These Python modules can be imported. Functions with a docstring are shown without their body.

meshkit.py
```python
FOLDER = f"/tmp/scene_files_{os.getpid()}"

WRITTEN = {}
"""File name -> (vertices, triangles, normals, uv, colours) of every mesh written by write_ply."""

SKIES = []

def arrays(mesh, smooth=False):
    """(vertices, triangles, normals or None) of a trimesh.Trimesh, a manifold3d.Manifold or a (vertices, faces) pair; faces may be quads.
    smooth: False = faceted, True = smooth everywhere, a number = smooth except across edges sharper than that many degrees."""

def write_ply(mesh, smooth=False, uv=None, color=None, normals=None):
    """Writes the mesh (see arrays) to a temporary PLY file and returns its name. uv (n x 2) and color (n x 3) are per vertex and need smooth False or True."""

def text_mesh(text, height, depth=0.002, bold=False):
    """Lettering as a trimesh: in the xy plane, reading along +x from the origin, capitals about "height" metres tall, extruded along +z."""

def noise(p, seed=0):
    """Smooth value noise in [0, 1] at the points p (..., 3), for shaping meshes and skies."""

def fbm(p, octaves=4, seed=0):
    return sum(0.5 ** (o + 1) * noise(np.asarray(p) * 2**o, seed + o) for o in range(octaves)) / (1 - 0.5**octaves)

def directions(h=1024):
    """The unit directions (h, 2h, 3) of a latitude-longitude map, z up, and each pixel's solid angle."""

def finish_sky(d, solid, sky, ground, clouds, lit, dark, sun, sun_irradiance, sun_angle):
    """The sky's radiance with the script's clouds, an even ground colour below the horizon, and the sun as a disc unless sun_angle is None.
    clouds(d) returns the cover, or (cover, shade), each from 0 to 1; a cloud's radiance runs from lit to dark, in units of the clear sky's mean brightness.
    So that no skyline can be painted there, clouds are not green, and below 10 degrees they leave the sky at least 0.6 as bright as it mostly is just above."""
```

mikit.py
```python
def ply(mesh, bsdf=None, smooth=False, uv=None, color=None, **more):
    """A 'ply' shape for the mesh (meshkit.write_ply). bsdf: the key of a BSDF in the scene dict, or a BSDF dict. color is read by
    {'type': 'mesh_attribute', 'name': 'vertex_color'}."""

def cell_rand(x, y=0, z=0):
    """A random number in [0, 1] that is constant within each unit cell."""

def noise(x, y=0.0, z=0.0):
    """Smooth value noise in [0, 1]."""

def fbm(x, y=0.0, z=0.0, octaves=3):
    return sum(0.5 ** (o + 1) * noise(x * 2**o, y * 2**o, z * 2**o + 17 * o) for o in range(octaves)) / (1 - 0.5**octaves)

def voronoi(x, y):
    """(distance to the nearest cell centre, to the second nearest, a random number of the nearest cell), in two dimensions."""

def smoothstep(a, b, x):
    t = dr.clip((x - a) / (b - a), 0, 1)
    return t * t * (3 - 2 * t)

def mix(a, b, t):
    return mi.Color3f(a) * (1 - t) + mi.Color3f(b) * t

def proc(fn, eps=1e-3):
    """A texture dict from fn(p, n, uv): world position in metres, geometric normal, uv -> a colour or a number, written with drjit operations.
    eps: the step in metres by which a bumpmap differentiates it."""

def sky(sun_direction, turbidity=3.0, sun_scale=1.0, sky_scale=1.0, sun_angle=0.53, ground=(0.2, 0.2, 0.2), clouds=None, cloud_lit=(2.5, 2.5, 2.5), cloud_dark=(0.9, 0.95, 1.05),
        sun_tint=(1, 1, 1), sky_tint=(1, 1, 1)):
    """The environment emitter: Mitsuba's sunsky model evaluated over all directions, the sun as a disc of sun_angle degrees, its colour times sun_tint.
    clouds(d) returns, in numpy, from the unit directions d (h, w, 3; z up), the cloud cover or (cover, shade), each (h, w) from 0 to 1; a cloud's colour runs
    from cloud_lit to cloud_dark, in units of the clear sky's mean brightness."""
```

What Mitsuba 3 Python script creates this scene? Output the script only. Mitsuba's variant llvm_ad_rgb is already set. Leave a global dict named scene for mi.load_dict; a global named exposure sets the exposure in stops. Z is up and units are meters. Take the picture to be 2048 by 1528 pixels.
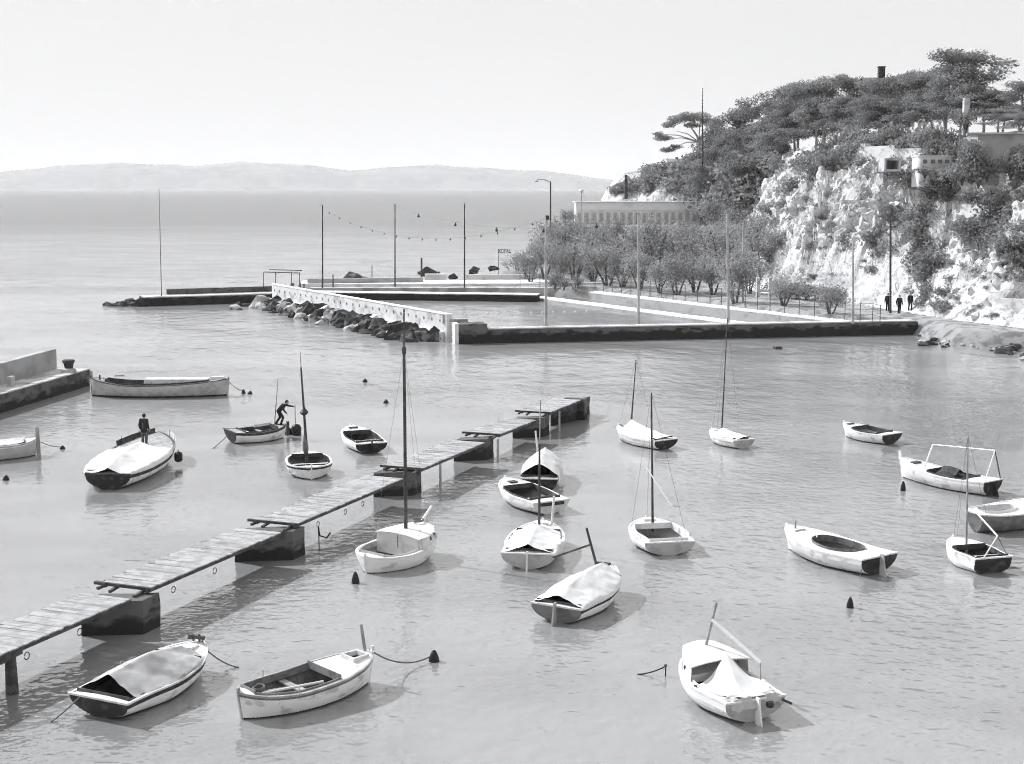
import math, random
import numpy as np, trimesh, mitsuba as mi, drjit as dr, manifold3d as m3
from scipy.interpolate import PchipInterpolator
import mikit, meshkit
from mikit import proc, noise, fbm, smoothstep, voronoi

rng = np.random.default_rng(7)
random.seed(7)
T = mi.ScalarTransform4f
scene, labels = {}, {}

# ------------------------------------------------------------------ camera, sky, sun, exposure
CAM_H, FOCAL = 14.5, 2800.0 / 2048.0            # metres above the water; focal length in picture widths
PITCH = math.atan(387 / 2800.0)
EYE = [0.0, 0.0, CAM_H]
scene['camera'] = {'type': 'perspective', 'fov': math.degrees(2 * math.atan(0.5 / FOCAL)), 'fov_axis': 'x', 'near_clip': 1.0, 'far_clip': 60000.0,
                   'to_world': T().look_at(origin=EYE, target=[0, math.cos(PITCH), CAM_H - math.sin(PITCH)], up=[0, 0, 1]),
                   'medium': {'type': 'ref', 'id': 'air'}}
SUN = np.array([-0.66, 0.39, 0.64])
exposure = 2.45


def veil(d):
    # one thin bright veil over the whole sky, a little patchy, brighter towards the sun
    s = SUN / np.linalg.norm(SUN)
    g = np.clip((d @ s + 1) / 2, 0, 1)
    n = meshkit.fbm(d * np.array([2.2, 2.2, 7.0]), 4, 3)
    return np.ones(d.shape[:2]), np.clip(0.90 - 0.55 * g ** 2.2 + 0.22 * (n - 0.5), 0, 1)


scene['sky'] = mikit.sky(SUN, turbidity=3.0, sun_scale=0.95, sun_angle=2.0, clouds=veil, cloud_lit=(2.2, 2.2, 2.2), cloud_dark=(1.5, 1.5, 1.5),
                         sun_tint=(0.78, 0.98, 1.43))


def at(px, py, z=0.0, D=None):
    """The point of the place on the level z (or at the distance D ahead) that one sees at a spot of the 2048 x 1528 photograph."""
    dx, dy = (px - 1024) / 2800.0, (764 - py) / 2800.0
    d = np.array([dx, math.cos(PITCH) + math.sin(PITCH) * dy, -math.sin(PITCH) + math.cos(PITCH) * dy])
    return np.array(EYE) + d * ((z - CAM_H) / d[2] if D is None else D / d[1])


# ------------------------------------------------------------------ materials
def rgb(g):
    g = (g, g, g) if np.isscalar(g) else g
    return {'type': 'rgb', 'value': list(map(float, g))}


def mat(key, colour, rough=0.6, spec=0.4, two=True, **more):
    b = {'type': 'principled', 'base_color': colour if isinstance(colour, dict) else rgb(colour), 'roughness': rough, 'specular': spec, **more}
    scene[key] = {'type': 'twosided', 'bsdf': b} if two else b


def blotch(a, b, size, lo=0.4, hi=0.62, octaves=4, stretch=1.0):
    """Patches of the tone b on the tone a."""
    def fn(p, n, uv):
        f = fbm(p.x / size + 3.1, p.y / size + 7.7, p.z / (size * stretch) + 1.3, octaves)
        return mi.Color3f(a + (b - a) * smoothstep(lo, hi, f))
    return proc(fn)


mat('white_paint', blotch(0.67, 0.42, 0.30, 0.54, 0.74, 5), 0.42)
mat('cream_paint', blotch(0.62, 0.50, 0.35, 0.50, 0.72), 0.5)
mat('grey_paint', blotch(0.42, 0.32, 0.35, 0.45, 0.7), 0.5)
mat('dark_paint', blotch(0.028, 0.065, 0.22, 0.5, 0.72), 0.55, 0.2)
mat('mid_paint', blotch(0.16, 0.11, 0.3), 0.5)
mat('bottom_paint', 0.03, 0.5)
mat('varnish', blotch(0.14, 0.08, 0.25), 0.4)
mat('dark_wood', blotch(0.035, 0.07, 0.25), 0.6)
mat('bilge_wood', blotch(0.20, 0.13, 0.3), 0.75, 0.2)
mat('grey_wood', blotch(0.34, 0.24, 0.3), 0.8)
mat('canvas_white', blotch(0.62, 0.50, 0.8, 0.5, 0.75), 0.85, 0.1)
mat('canvas_grey', blotch(0.42, 0.28, 0.7, 0.42, 0.66), 0.85, 0.1)
mat('rope', 0.14, 0.9, 0.1)
mat('dark_rope', 0.04, 0.9, 0.1)
mat('rubber', 0.015, 0.5, 0.3)
mat('iron', 0.03, 0.55, 0.4)
mat('spar_white', 0.75, 0.5)
mat('glass_dark', 0.02, 0.1, 0.5)

# ------------------------------------------------------------------ mesh helpers
class MB:
    def __init__(self):
        self.v, self.f, self.n = [], [], 0

    def add(self, v, f):
        v, f = np.asarray(v, float).reshape(-1, 3), np.asarray(f, int)
        if f.shape[1] == 4:
            f = np.vstack([f[:, [0, 1, 2]], f[:, [0, 2, 3]]])
        self.v.append(v); self.f.append(f + self.n); self.n += len(v)
        return self

    def tm(self, m):
        return self.add(m.vertices, m.faces)

    def grid(self, P, closed=False):
        P = np.asarray(P, float)
        a, b = P.shape[:2]
        i, j = np.meshgrid(np.arange(a - 1), np.arange(b if closed else b - 1), indexing='ij')
        k = (j + 1) % b
        return self.add(P, np.stack([i * b + j, (i + 1) * b + j, (i + 1) * b + k, i * b + k], -1).reshape(-1, 4))

    def tube(self, pts, r, sides=7, cap=True):
        p = np.asarray(pts, float)
        r = np.broadcast_to(np.asarray(r, float), (len(p),))
        t = np.gradient(p, axis=0)
        t /= np.linalg.norm(t, axis=1, keepdims=True) + 1e-12
        ref = np.array([0, 0, 1.0]) if abs(t[:, 2]).mean() < 0.8 else np.array([1.0, 0, 0])
        a = np.cross(t, ref); a /= np.linalg.norm(a, axis=1, keepdims=True) + 1e-12
        b = np.cross(t, a)
        w = np.arange(sides) * 2 * np.pi / sides
        P = p[:, None] + r[:, None, None] * (np.cos(w)[None, :, None] * a[:, None] + np.sin(w)[None, :, None] * b[:, None])
        self.grid(P, closed=True)
        if cap:
            for q, e in ((P[0], p[0]), (P[-1], p[-1])):
                self.add(np.vstack([q, e]), [[i, (i + 1) % sides, sides] for i in range(sides)])
        return self

    def bar(self, p0, p1, w, h, up=(0, 0, 1)):
        """A box from p0 to p1, w wide and h high, centred on the line."""
        p0, p1 = np.asarray(p0, float), np.asarray(p1, float)
        d = p1 - p0; L = np.linalg.norm(d); d = d / L
        up = np.asarray(up, float)
        if abs(d @ up) > 0.98: up = np.array([1.0, 0, 0])
        s = np.cross(d, up); s /= np.linalg.norm(s); u = np.cross(s, d)
        c = [p + sx * s * w / 2 + sz * u * h / 2 for p in (p0, p1) for sx, sz in ((-1, -1), (1, -1), (1, 1), (-1, 1))]
        return self.add(c, [[0, 1, 2, 3], [7, 6, 5, 4], [0, 4, 5, 1], [1, 5, 6, 2], [2, 6, 7, 3], [3, 7, 4, 0]])

    def box(self, c, s, rz=0.0):
        c = np.asarray(c, float); ca, sa = math.cos(rz), math.sin(rz)
        h = s[0] / 2
        return self.bar(c - [h * ca, h * sa, 0], c + [h * ca, h * sa, 0], s[1], s[2])

    def lathe(self, prof, c=(0, 0, 0), sides=12):
        w = np.arange(sides) * 2 * np.pi / sides
        P = np.array([[[r * math.cos(a), r * math.sin(a), z] for a in w] for r, z in prof]) + np.asarray(c, float)
        return self.grid(P, closed=True)

    def prism(self, poly, z0, z1):
        """An upright prism over the polygon (x, y)."""
        import shapely
        g = shapely.Polygon(poly)
        m = trimesh.creation.extrude_polygon(g, z1 - z0, engine='earcut')
        m.apply_translation([0, 0, z0])
        return self.tm(m)

    def get(self, M=None):
        v, f = np.vstack(self.v), np.vstack(self.f)
        if M is not None:
            v = v @ M[:3, :3].T + M[:3, 3]
        return v, f


taken = {}


def numbered(name):
    k = taken.get(name, 0)
    taken[name] = k + 1
    return name if k == 0 else f'{name}_{k:03d}'


def thing(name, label, cat, group=None, kind=None):
    key = numbered(name)
    labels[key] = {'label': label, 'category': cat}
    if group: labels[key]['group'] = group
    if kind: labels[key]['kind'] = kind
    return key


def put(key, mb, m, smooth=False, M=None, **more):
    scene[key] = mikit.ply(mb.get(M) if isinstance(mb, MB) else mb, m, smooth, **more)
    return key


def part(parent, name, mb, m, smooth=False, M=None, label=None):
    key = put(numbered(f'{parent}__{name}'), mb, m, smooth, M)
    if label: labels[key] = {'label': label}
    return key


def single(name, mb, m, label, cat, group=None, smooth=False, M=None):
    return put(thing(name, label, cat, group), mb, m, smooth, M)


def structure(name, mb, m, smooth=False):
    key = numbered(name)
    labels[key] = {'kind': 'structure'}
    return put(key, mb, m, smooth)


# ------------------------------------------------------------------ sea, far islands, air
def open_sea(p):
    """0 in the sheltered harbour, 1 on the open water beyond the outer jetty."""
    return smoothstep(120.0, 620.0, p.y + 150 * (fbm(p.x / 90, p.y / 50, 1.7, 3) - 0.5))


def wave(p, n, uv):
    o = open_sea(p)
    big = fbm(p.x / 1.7 + 5, p.y / 1.3 + 2, 0.3, 3)
    small = fbm(p.x / 0.42 + 1, p.y / 0.34 + 8, 4.1, 3)
    chop = fbm(p.x / 1.5 + 3, p.y / 2.0 + 1, 7.7, 3)
    swell = fbm(p.x / 3.6 + 3, p.y / 6.5 + 1, 7.7, 3)
    a, c = smoothstep(50.0, 130.0, p.y), smoothstep(130.0, 260.0, p.y)
    tiny = noise(p.x / 0.13, p.y / 0.10, 1.0)
    gust = smoothstep(0.34, 0.66, fbm(p.x / 46.0, p.y / 20.0, 2.2, 4))
    return (0.036 * big + 0.036 * small + 0.0075 * tiny) * (0.55 + 0.75 * gust) + (0.16 * a * chop + 0.85 * c * swell) * (0.75 + 0.5 * gust)


def water_tone(p, n, uv):
    o = open_sea(p)
    f = smoothstep(0.3, 0.7, fbm(p.x / 9.0, p.y / 5.0, 9.0, 3))
    return mi.Color3f((0.150 + 0.04 * f) * (1 - o) + 0.062 * o)


def water_rough(p, n, uv):
    return 0.08 + 0.18 * open_sea(p)


scene['sea_water'] = {'type': 'bumpmap', 'arbitrary': {**proc(wave, eps=0.03)}, 'scale': 1.0,
                      'bsdf': {'type': 'principled', 'base_color': proc(water_tone), 'roughness': proc(water_rough), 'eta': 2.8}}
structure('sea', MB().add([[-19800, -300, 0], [19800, -300, 0], [19800, 19800, 0], [-19800, 19800, 0]], [[0, 1, 2, 3]]), 'sea_water')

mat('far_hill', blotch(0.09, 0.12, 500.0), 0.9, 0.1)
mb = MB()
xs = np.linspace(-9500, 4200, 260)
prof = np.interp(xs, [-9500, -6200, -5480, -4900, -4300, -3500, -2900, -2200, -1750, -1300, -800, -250, 400, 900, 1200, 2200, 4200],
                 [60, 120, 190, 255, 290, 262, 285, 262, 205, 240, 268, 235, 190, 120, 90, 60, 20])
prof = prof + 40 * (meshkit.fbm(np.stack([xs / 600, xs * 0 + 3, xs * 0], -1), 4) - 0.5)
ys = np.linspace(0, 1, 30)
hp = np.zeros((len(xs), len(ys), 3))
for j, s in enumerate(ys):
    hh = np.sin(np.pi * np.clip(s * 0.96 + 0.02, 0, 1)) ** 0.8
    hp[:, j] = np.stack([xs, 14200 + 2200 * s + xs * 0, prof * hh * min(1, 6 * s) - 6 * (s == 0)], -1)
hp[:, :, 2] += 4 * (meshkit.fbm(hp / np.array([260, 260, 1e9]), 4, 5) - 0.5) * np.clip(hp[:, :, 2:] / 60, 0, 1)[..., 0]
structure('hills', mb.grid(hp), 'far_hill', smooth=True)

scene['air'] = {'type': 'homogeneous', 'albedo': 0.92, 'sigma_t': 7e-5}
scene['haze'] = {'type': 'cube', 'to_world': T().translate([0, 9750, 170]).scale([19900, 10150, 172]), 'bsdf': {'type': 'null'}, 'interior': {'type': 'ref', 'id': 'air'}}
labels['haze'] = {'kind': 'stuff'}

# ------------------------------------------------------------------ boats
def pchip(xs, ys):
    return PchipInterpolator(xs, ys)


class Boat:
    """One open wooden boat. Own frame: x from stern (0) to bow (L), y to port, z up from the water."""

    def __init__(s, name, label, stern, zs, bow, zb, beam, zm=None, transom=0.74, double=False, group='boats moored in the harbour', draft=0.28, heel=0.0, cat='boat', rake=0.25, full=3.0, stern_full=2.9):
        s.stern_full = stern_full
        a, b = at(*stern, zs), at(*bow, zb)
        s.L = float(np.hypot(*(b - a)[:2])); s.beam, s.zs, s.zb = beam, zs, zb
        s.zm = zm if zm is not None else min(zs, zb) * 0.86
        ang = math.atan2(b[1] - a[1], b[0] - a[0])
        R = trimesh.transformations.rotation_matrix(ang, [0, 0, 1])
        R = R @ trimesh.transformations.rotation_matrix(heel, [1, 0, 0])
        R[:3, 3] = [a[0], a[1], 0]
        s.M, s.double, s.draft, s.rake, s.full = R, double, draft, rake, full
        s.f = pchip([0, .035, .14, .36, .60, .80, .93, 1], [.02, .34, .74, .99, 1, .80, .42, .02]) if double else \
            pchip([0, .2, .45, .68, .84, .94, 1], [transom, .90, 1, .90, .64, .33, .02])
        s.key = thing(name, label, cat, group)

    def B(s, t): return s.beam / 2 * s.f(t)

    def S(s, t):
        t = np.asarray(t, float)
        return s.zm + (s.zb - s.zm) * np.clip((t - .35) / .65, 0, 1) ** 1.9 + (s.zs - s.zm) * np.clip((.35 - t) / .35, 0, 1) ** 1.7

    def K(s, t):
        t = np.asarray(t, float)
        k = -s.draft * np.ones_like(t)
        if not s.double:
            k = k + (s.draft - 0.06) * np.clip(1 - t / .45, 0, 1) ** 1.6
        return k

    def pt(s, t, u, side=1, out=0.0):
        t, u = np.broadcast_arrays(np.asarray(t, float), np.asarray(u, float))
        q = 1.12 + (s.full - 1.12) * np.clip((1 - t) / .55, 0, 1) ** .8
        if s.double: q = np.minimum(q, 1.12 + (s.full - 1.12) * np.clip(t / .5, 0, 1) ** .8)
        else: q = np.minimum(np.maximum(q, s.stern_full * np.clip(1 - t / .4, 0, 1)), s.stern_full + (s.full - s.stern_full) * np.clip(t / .4, 0, 1))
        y = s.B(t) * (1 - (1 - np.clip(u, 0, 1)) ** q) + out
        z = s.K(t) + (s.S(t) - s.K(t)) * u
        x = s.L * t - s.rake * (1 - u) * np.clip((t - .6) / .4, 0, 1) ** 2
        if s.double: x = x + s.rake * .6 * (1 - u) * np.clip((.35 - t) / .35, 0, 1) ** 2
        else: x = x + 0.16 * (1 - u) * np.clip((.3 - t) / .3, 0, 1)
        return np.stack([x, side * np.maximum(y, 0.004), z], -1)

    def W(s, x, y, z): return s.M[:3, :3] @ np.array([x, y, z]) + s.M[:3, 3]

    def inv(s, P): return s.M[:3, :3].T @ (np.asarray(P) - s.M[:3, 3])

    def rig(s, q, bow=.98, side=.5, r=.006):
        mb = MB()
        for e in ([s.L * bow, 0, float(s.S(bow)) + .04], [s.L * side, float(s.B(side)) - .02, float(s.S(side))], [s.L * side, -float(s.B(side)) + .02, float(s.S(side))]):
            mb.tube([q, e], r, 4, False)
        s.part('stays', mb, 'rope')
        return s

    def part(s, name, mb, m, smooth=False, label=None): return part(s.key, name, mb, m, smooth, s.M, label)

    def band(s, u0, u1, out=0.0, n=9, ts=None):
        ts = np.linspace(0, 1, 41) if ts is None else ts
        mb = MB()
        for side in (1, -1):
            w = np.linspace(0, 1, n)
            U = u0(ts)[:, None] * (1 - w) + u1(ts)[:, None] * w
            mb.grid(s.pt(ts[:, None], U, side, out))
        return mb

    def uz(s, z):
        return lambda t: np.clip((z - s.K(t)) / (s.S(t) - s.K(t)), 0.0, 1.0)

    def us(s, drop):
        return lambda t: (s.S(t) - drop - s.K(t)) / (s.S(t) - s.K(t))

    def hull(s, col='white_paint', strake=None, strake_h=0.16, trans=None, gun='white_paint', inner='bilge_wood', boot=0.05, floor=0.02, rail=0.05, tcap=None):
        top = s.us(strake_h) if strake else (lambda t: np.ones_like(t))
        lo = s.uz(boot)
        mb = MB()
        for k in range(4):                                      # four strakes a side, each lapping a little over the one below
            w0, w1 = k / 4, (k + 1) / 4
            e = s.band(lambda t: lo(t) + (top(t) - lo(t)) * w0, lambda t: lo(t) + (top(t) - lo(t)) * w1, 0.0, 4)
            for v, f in zip(e.v, e.f):
                v = v.reshape(41, 4, 3).copy(); v[:, :, 1] += np.sign(v[:, :, 1]) * np.array([.016, .010, .005, 0]); mb.add(v, f - f.min())
        s.part('hull', mb, col, 25)
        s.part('bottom', s.band(lambda t: np.zeros_like(t), s.uz(boot), 0.0, 5), 'bottom_paint', 40)
        if strake:
            s.part('sheer_strake', s.band(top, lambda t: np.ones_like(t), 0.012, 4), strake, 40)
        ts = np.linspace(0.01, .985, 40)
        mb = MB()
        for side in (1, -1):
            w = np.linspace(0, 1, 8)
            uf = s.uz(floor)(ts)[:, None]
            P = s.pt(ts[:, None], uf * (1 - w) + w * .985, side)
            P[..., 1] = side * np.maximum(np.abs(P[..., 1]) - 0.035, 0.002)
            mb.grid(P)
        s.part('inner_planking', mb, inner, 40)
        mb = MB()
        P = s.pt(ts, s.uz(floor)(ts)); Q = P.copy(); Q[:, 1] *= -1
        mb.grid(np.stack([P, Q], 1)); s.part('floor', mb, inner)
        tg = np.linspace(0, 1, 45)
        mb = MB()
        for side in (1, -1):
            P = s.pt(tg, np.ones_like(tg), side)
            ring = []
            for dy, dz in ((.028, -.035), (.028, .022), (-rail, .026), (-rail, -.03)):
                R = P.copy(); R[:, 1] = side * np.maximum(np.abs(P[:, 1]) + dy, 0.006); R[:, 2] += dz
                ring.append(R)
            mb.grid(np.stack(ring, 1), closed=True)
        s.part('gunwale', mb, gun, 30)
        if not s.double:
            u = np.linspace(0, 1, 12)
            P = s.pt(0 * u, u, 1); P[:, 0] -= .012
            Q = s.pt(0 * u, u, -1); Q[:, 0] -= .012
            c = np.array([[s.pt(0, 1)[0] - .012, 0, s.S(0) + .0]])
            mb = MB()
            ring = np.vstack([P, Q[::-1]])
            n = len(ring); mid = ring.mean(0)[None]
            inner_ring = ring + [.045, 0, 0]
            for rr in (ring, inner_ring):
                mb.add(np.vstack([rr, rr.mean(0)[None]]), [[i, (i + 1) % n, n] for i in range(n)])
            mb.grid(np.stack([ring, inner_ring], 0), closed=True)
            s.part('transom', mb, trans or col)
            x0 = s.pt(0, 1)[0]; b = float(s.B(0))
            m2 = MB().bar([x0, -b - .03, s.S(0) + .015], [x0, b + .03, s.S(0) + .015], .07, .055)
            s.part('transom_cap', m2, tcap or gun)
        # the stem (and the stern post of a double-ender)
        for e in ((1, 0) if s.double else (1,)):
            u = np.linspace(.2, 1.0, 8)
            P = s.pt(0 * u + e, u); P[:, 1] = 0
            P = np.vstack([P, P[-1] + [0, 0, .09 if not s.double else .14]])
            sg = .03 if e else -.03
            Q = np.stack([P + [sg, .035, 0], P + [sg, -.035, 0], P + [-sg * 2, -.035, 0], P + [-sg * 2, .035, 0]], 1)
            mb = MB().grid(Q, closed=True); mb.add(Q[-1], [[0, 1, 2, 3]])
            s.part('stem' if e else 'stern_post', mb, gun if e == 0 else col)
        return s

    def deck(s, m='white_paint', hole=None, camber=.05, coam_h=.07, edge='dark_wood', cut=None):
        """hole: ('rect', t0, t1, side deck width) or ('oval', t0, t1, share of the beam)."""
        k, t0, t1, w = hole
        e = 1e-4
        ts = np.unique(np.concatenate([np.linspace(0.0, .995, 50), np.linspace(t0, t1, 40), [t0 - e, t0 + e, t1 - e, t1 + e]]))
        ts = ts[(ts >= 0) & (ts <= .995)]
        inside = (ts > t0) & (ts < t1)
        if k == 'rect': yin = np.where(inside, np.maximum(s.B(ts) - w, .02), 0)
        else:
            c, r = (t0 + t1) / 2, (t1 - t0) / 2
            yin = np.where(inside, s.beam / 2 * w * np.sqrt(np.clip(1 - ((ts - c) / r) ** 2, 0, 1)) ** .8, 0)
        yin = np.minimum(yin, s.B(ts) - .03).clip(0)
        v = np.linspace(0, 1, 9)
        Bt = np.maximum(s.B(ts) - .02, .004)
        x = s.pt(ts, 1 + 0 * ts)[:, 0]
        mb, cm = MB(), MB()
        for side in (1, -1):
            Y = yin[:, None] + (Bt - yin)[:, None] * v
            Z = s.S(ts)[:, None] - .01 + camber * (1 - (Y / np.maximum(Bt, .01)[:, None]) ** 2)
            G = np.stack([np.broadcast_to(x[:, None], Y.shape), side * Y, Z], -1)
            if cut is None: mb.grid(G)
            else:                                               # a real hole under a hatch: x0, x1, y0, y1
                n0, n1 = Y.shape
                i, j = [q.ravel() for q in np.meshgrid(np.arange(n0 - 1), np.arange(n1 - 1), indexing='ij')]
                c = (G[i, j] + G[i + 1, j + 1]) / 2
                k_ = ~((c[:, 0] > cut[0]) & (c[:, 0] < cut[1]) & (c[:, 1] > cut[2]) & (c[:, 1] < cut[3]))
                i, j = i[k_], j[k_]
                mb.add(G, np.stack([i * n1 + j, (i + 1) * n1 + j, (i + 1) * n1 + j + 1, i * n1 + j + 1], -1))
            I = np.where(inside)[0]
            zc = s.S(ts[I]) - .01 + camber * (1 - (yin[I] / Bt[I]) ** 2)
            lip = np.stack([np.stack([x[I], side * (yin[I] - o), zc + h], -1) for o, h in ((-.015, -.16), (-.015, coam_h), (.02, coam_h), (.02, -.16))], 1)
            cm.grid(lip, closed=True)
        if k == 'rect':
            for t in (t0, t1):
                b = float(max(s.B(t) - w, .02)); xx = float(s.pt(t, 1)[0]); z = float(s.S(t)) + camber * .6
                cm.bar([xx, -b, z - .05 + coam_h / 2], [xx, b, z - .05 + coam_h / 2], .03, .16 + coam_h)
        s.part('deck', mb, m, 30)
        s.part('coaming', cm, edge, 30)
        return s

    def thwarts(s, ts, m='grey_wood', z=-.16, w=.22):
        for t in ts:
            x, h = s.L * t, float(s.S(t)) + z
            b = float(np.abs(s.pt(t, s.uz(h)(np.array([t]))[0])[1])) - .02
            s.part('seat', MB().bar([x, -b, h], [x, b, h], w, .035), m)
        return s

    def tarp(s, t0, t1, h, m='canvas_white', drop=.10, shape=1.0, hs=None, seed=0, sag=.03, over=.04, name='canvas_cover'):
        """A cover over a ridge h above the gunwale (hs: ridge heights at t0, middle, t1)."""
        ts, v = np.linspace(t0, t1, 44), np.linspace(-1, 1, 41)
        hs = hs or (h, h, h)
        H = PchipInterpolator([t0, (t0 + t1) / 2, t1], hs)(ts)
        Bt = s.B(ts) + over
        x = s.L * ts
        a = np.abs(v)[None]
        fold = meshkit.fbm(np.stack(np.broadcast_arrays(ts[:, None] * s.L * 1.6, v[None] * 1.3, seed + 0.0), -1), 4, seed)
        fine = meshkit.fbm(np.stack(np.broadcast_arrays(ts[:, None] * s.L * 3.5 + v[None] * 2.0, v[None] * 3.0, seed + 5.0), -1), 3, seed + 9)
        roof = np.clip(1 - a / .93, 0, 1)
        Z = s.S(ts)[:, None] + .035 + H[:, None] * roof ** shape - sag * np.sin(np.pi * roof) + (.15 * (fold - .5) + .08 * (fine - .5)) * np.minimum(1, 8 * (1 - a)) * np.minimum(1, .25 + 6 * a)
        Z = Z - drop * np.clip((a - .93) / .07, 0, 1) * (1 + .9 * (fold - .5))
        Y = Bt[:, None] * np.where(a > .93, 1.0, a / .93) * np.sign(v)[None]
        X = np.broadcast_to(x[:, None], Y.shape) + .05 * (fold - .5)
        key = s.part(name, MB().grid(np.stack([X, Y, Z], -1)), m, 50)
        return s

    def cabin(s, t0, t1, inset, h, roof='white_paint', side='white_paint', over=.05, camber=.10, ports=(), aft=True, rise=0.0):
        ts, v = np.linspace(t0, t1, 24), np.linspace(-1, 1, 15)
        b = np.maximum(s.B(ts) - inset, .08)
        zt = s.S(ts) + h + rise * (ts - t0) / (t1 - t0)
        wall = MB()
        for sd in (1, -1):
            lo = np.stack([s.L * ts, sd * (b + .03), s.S(ts) - .03], -1)
            hi = np.stack([s.L * ts, sd * b, zt], -1)
            wall.grid(np.stack([lo, hi], 1))
        ends = (ts[-1],) + ((ts[0],) if aft else ())
        for t in ends:
            bb = float(np.interp(t, ts, b)); zz = float(np.interp(t, ts, zt))
            top = [[s.L * t, y * bb, zz + camber * (1 - y * y)] for y in v]
            low = [[s.L * t, y * (bb + .02), float(s.S(t)) - .35 * (t == ts[0]) - .02] for y in v]
            wall.grid(np.stack([low, top], 1))
        s.part('cabin_wall', wall, side)
        te = np.concatenate([[t0 - over / s.L], ts, [t1 + over / s.L]])
        be = np.interp(te, ts, b) + over; ze = np.interp(te, ts, zt)
        rf = MB()
        for dz in (0, .035):
            rf.grid(np.stack([np.broadcast_to((s.L * te)[:, None], (len(te), len(v))), be[:, None] * v, ze[:, None] + camber * (1 - v[None] ** 2) + dz], -1))
        for sd in (1, -1):
            e = np.stack([s.L * te, sd * be, ze], -1)
            rf.grid(np.stack([e, e + [0, 0, .035]], 1))
        for k in (0, -1):
            e = np.stack([0 * v + s.L * te[k], be[k] * v, ze[k] + camber * (1 - v ** 2)], -1)
            rf.grid(np.stack([e, e + [0, 0, .035]], 1))
        s.part('cabin_roof', rf, roof, 35)
        for t, z in ports:
            for sd in (1, -1):
                bb = float(np.interp(t, ts, b)) + .012; c = np.array([s.L * t, sd * bb, float(s.S(t)) + z])
                w = np.linspace(0, 2 * np.pi, 15)[:-1]
                ring = [c + [.085 * math.cos(q), sd * .012, .075 * math.sin(q)] for q in w]
                s.part('porthole', MB().add(np.vstack([ring, c + [0, sd * .014, 0]]), [[i, (i + 1) % 14, 14] for i in range(14)]), 'glass_dark')
        return s

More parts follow.
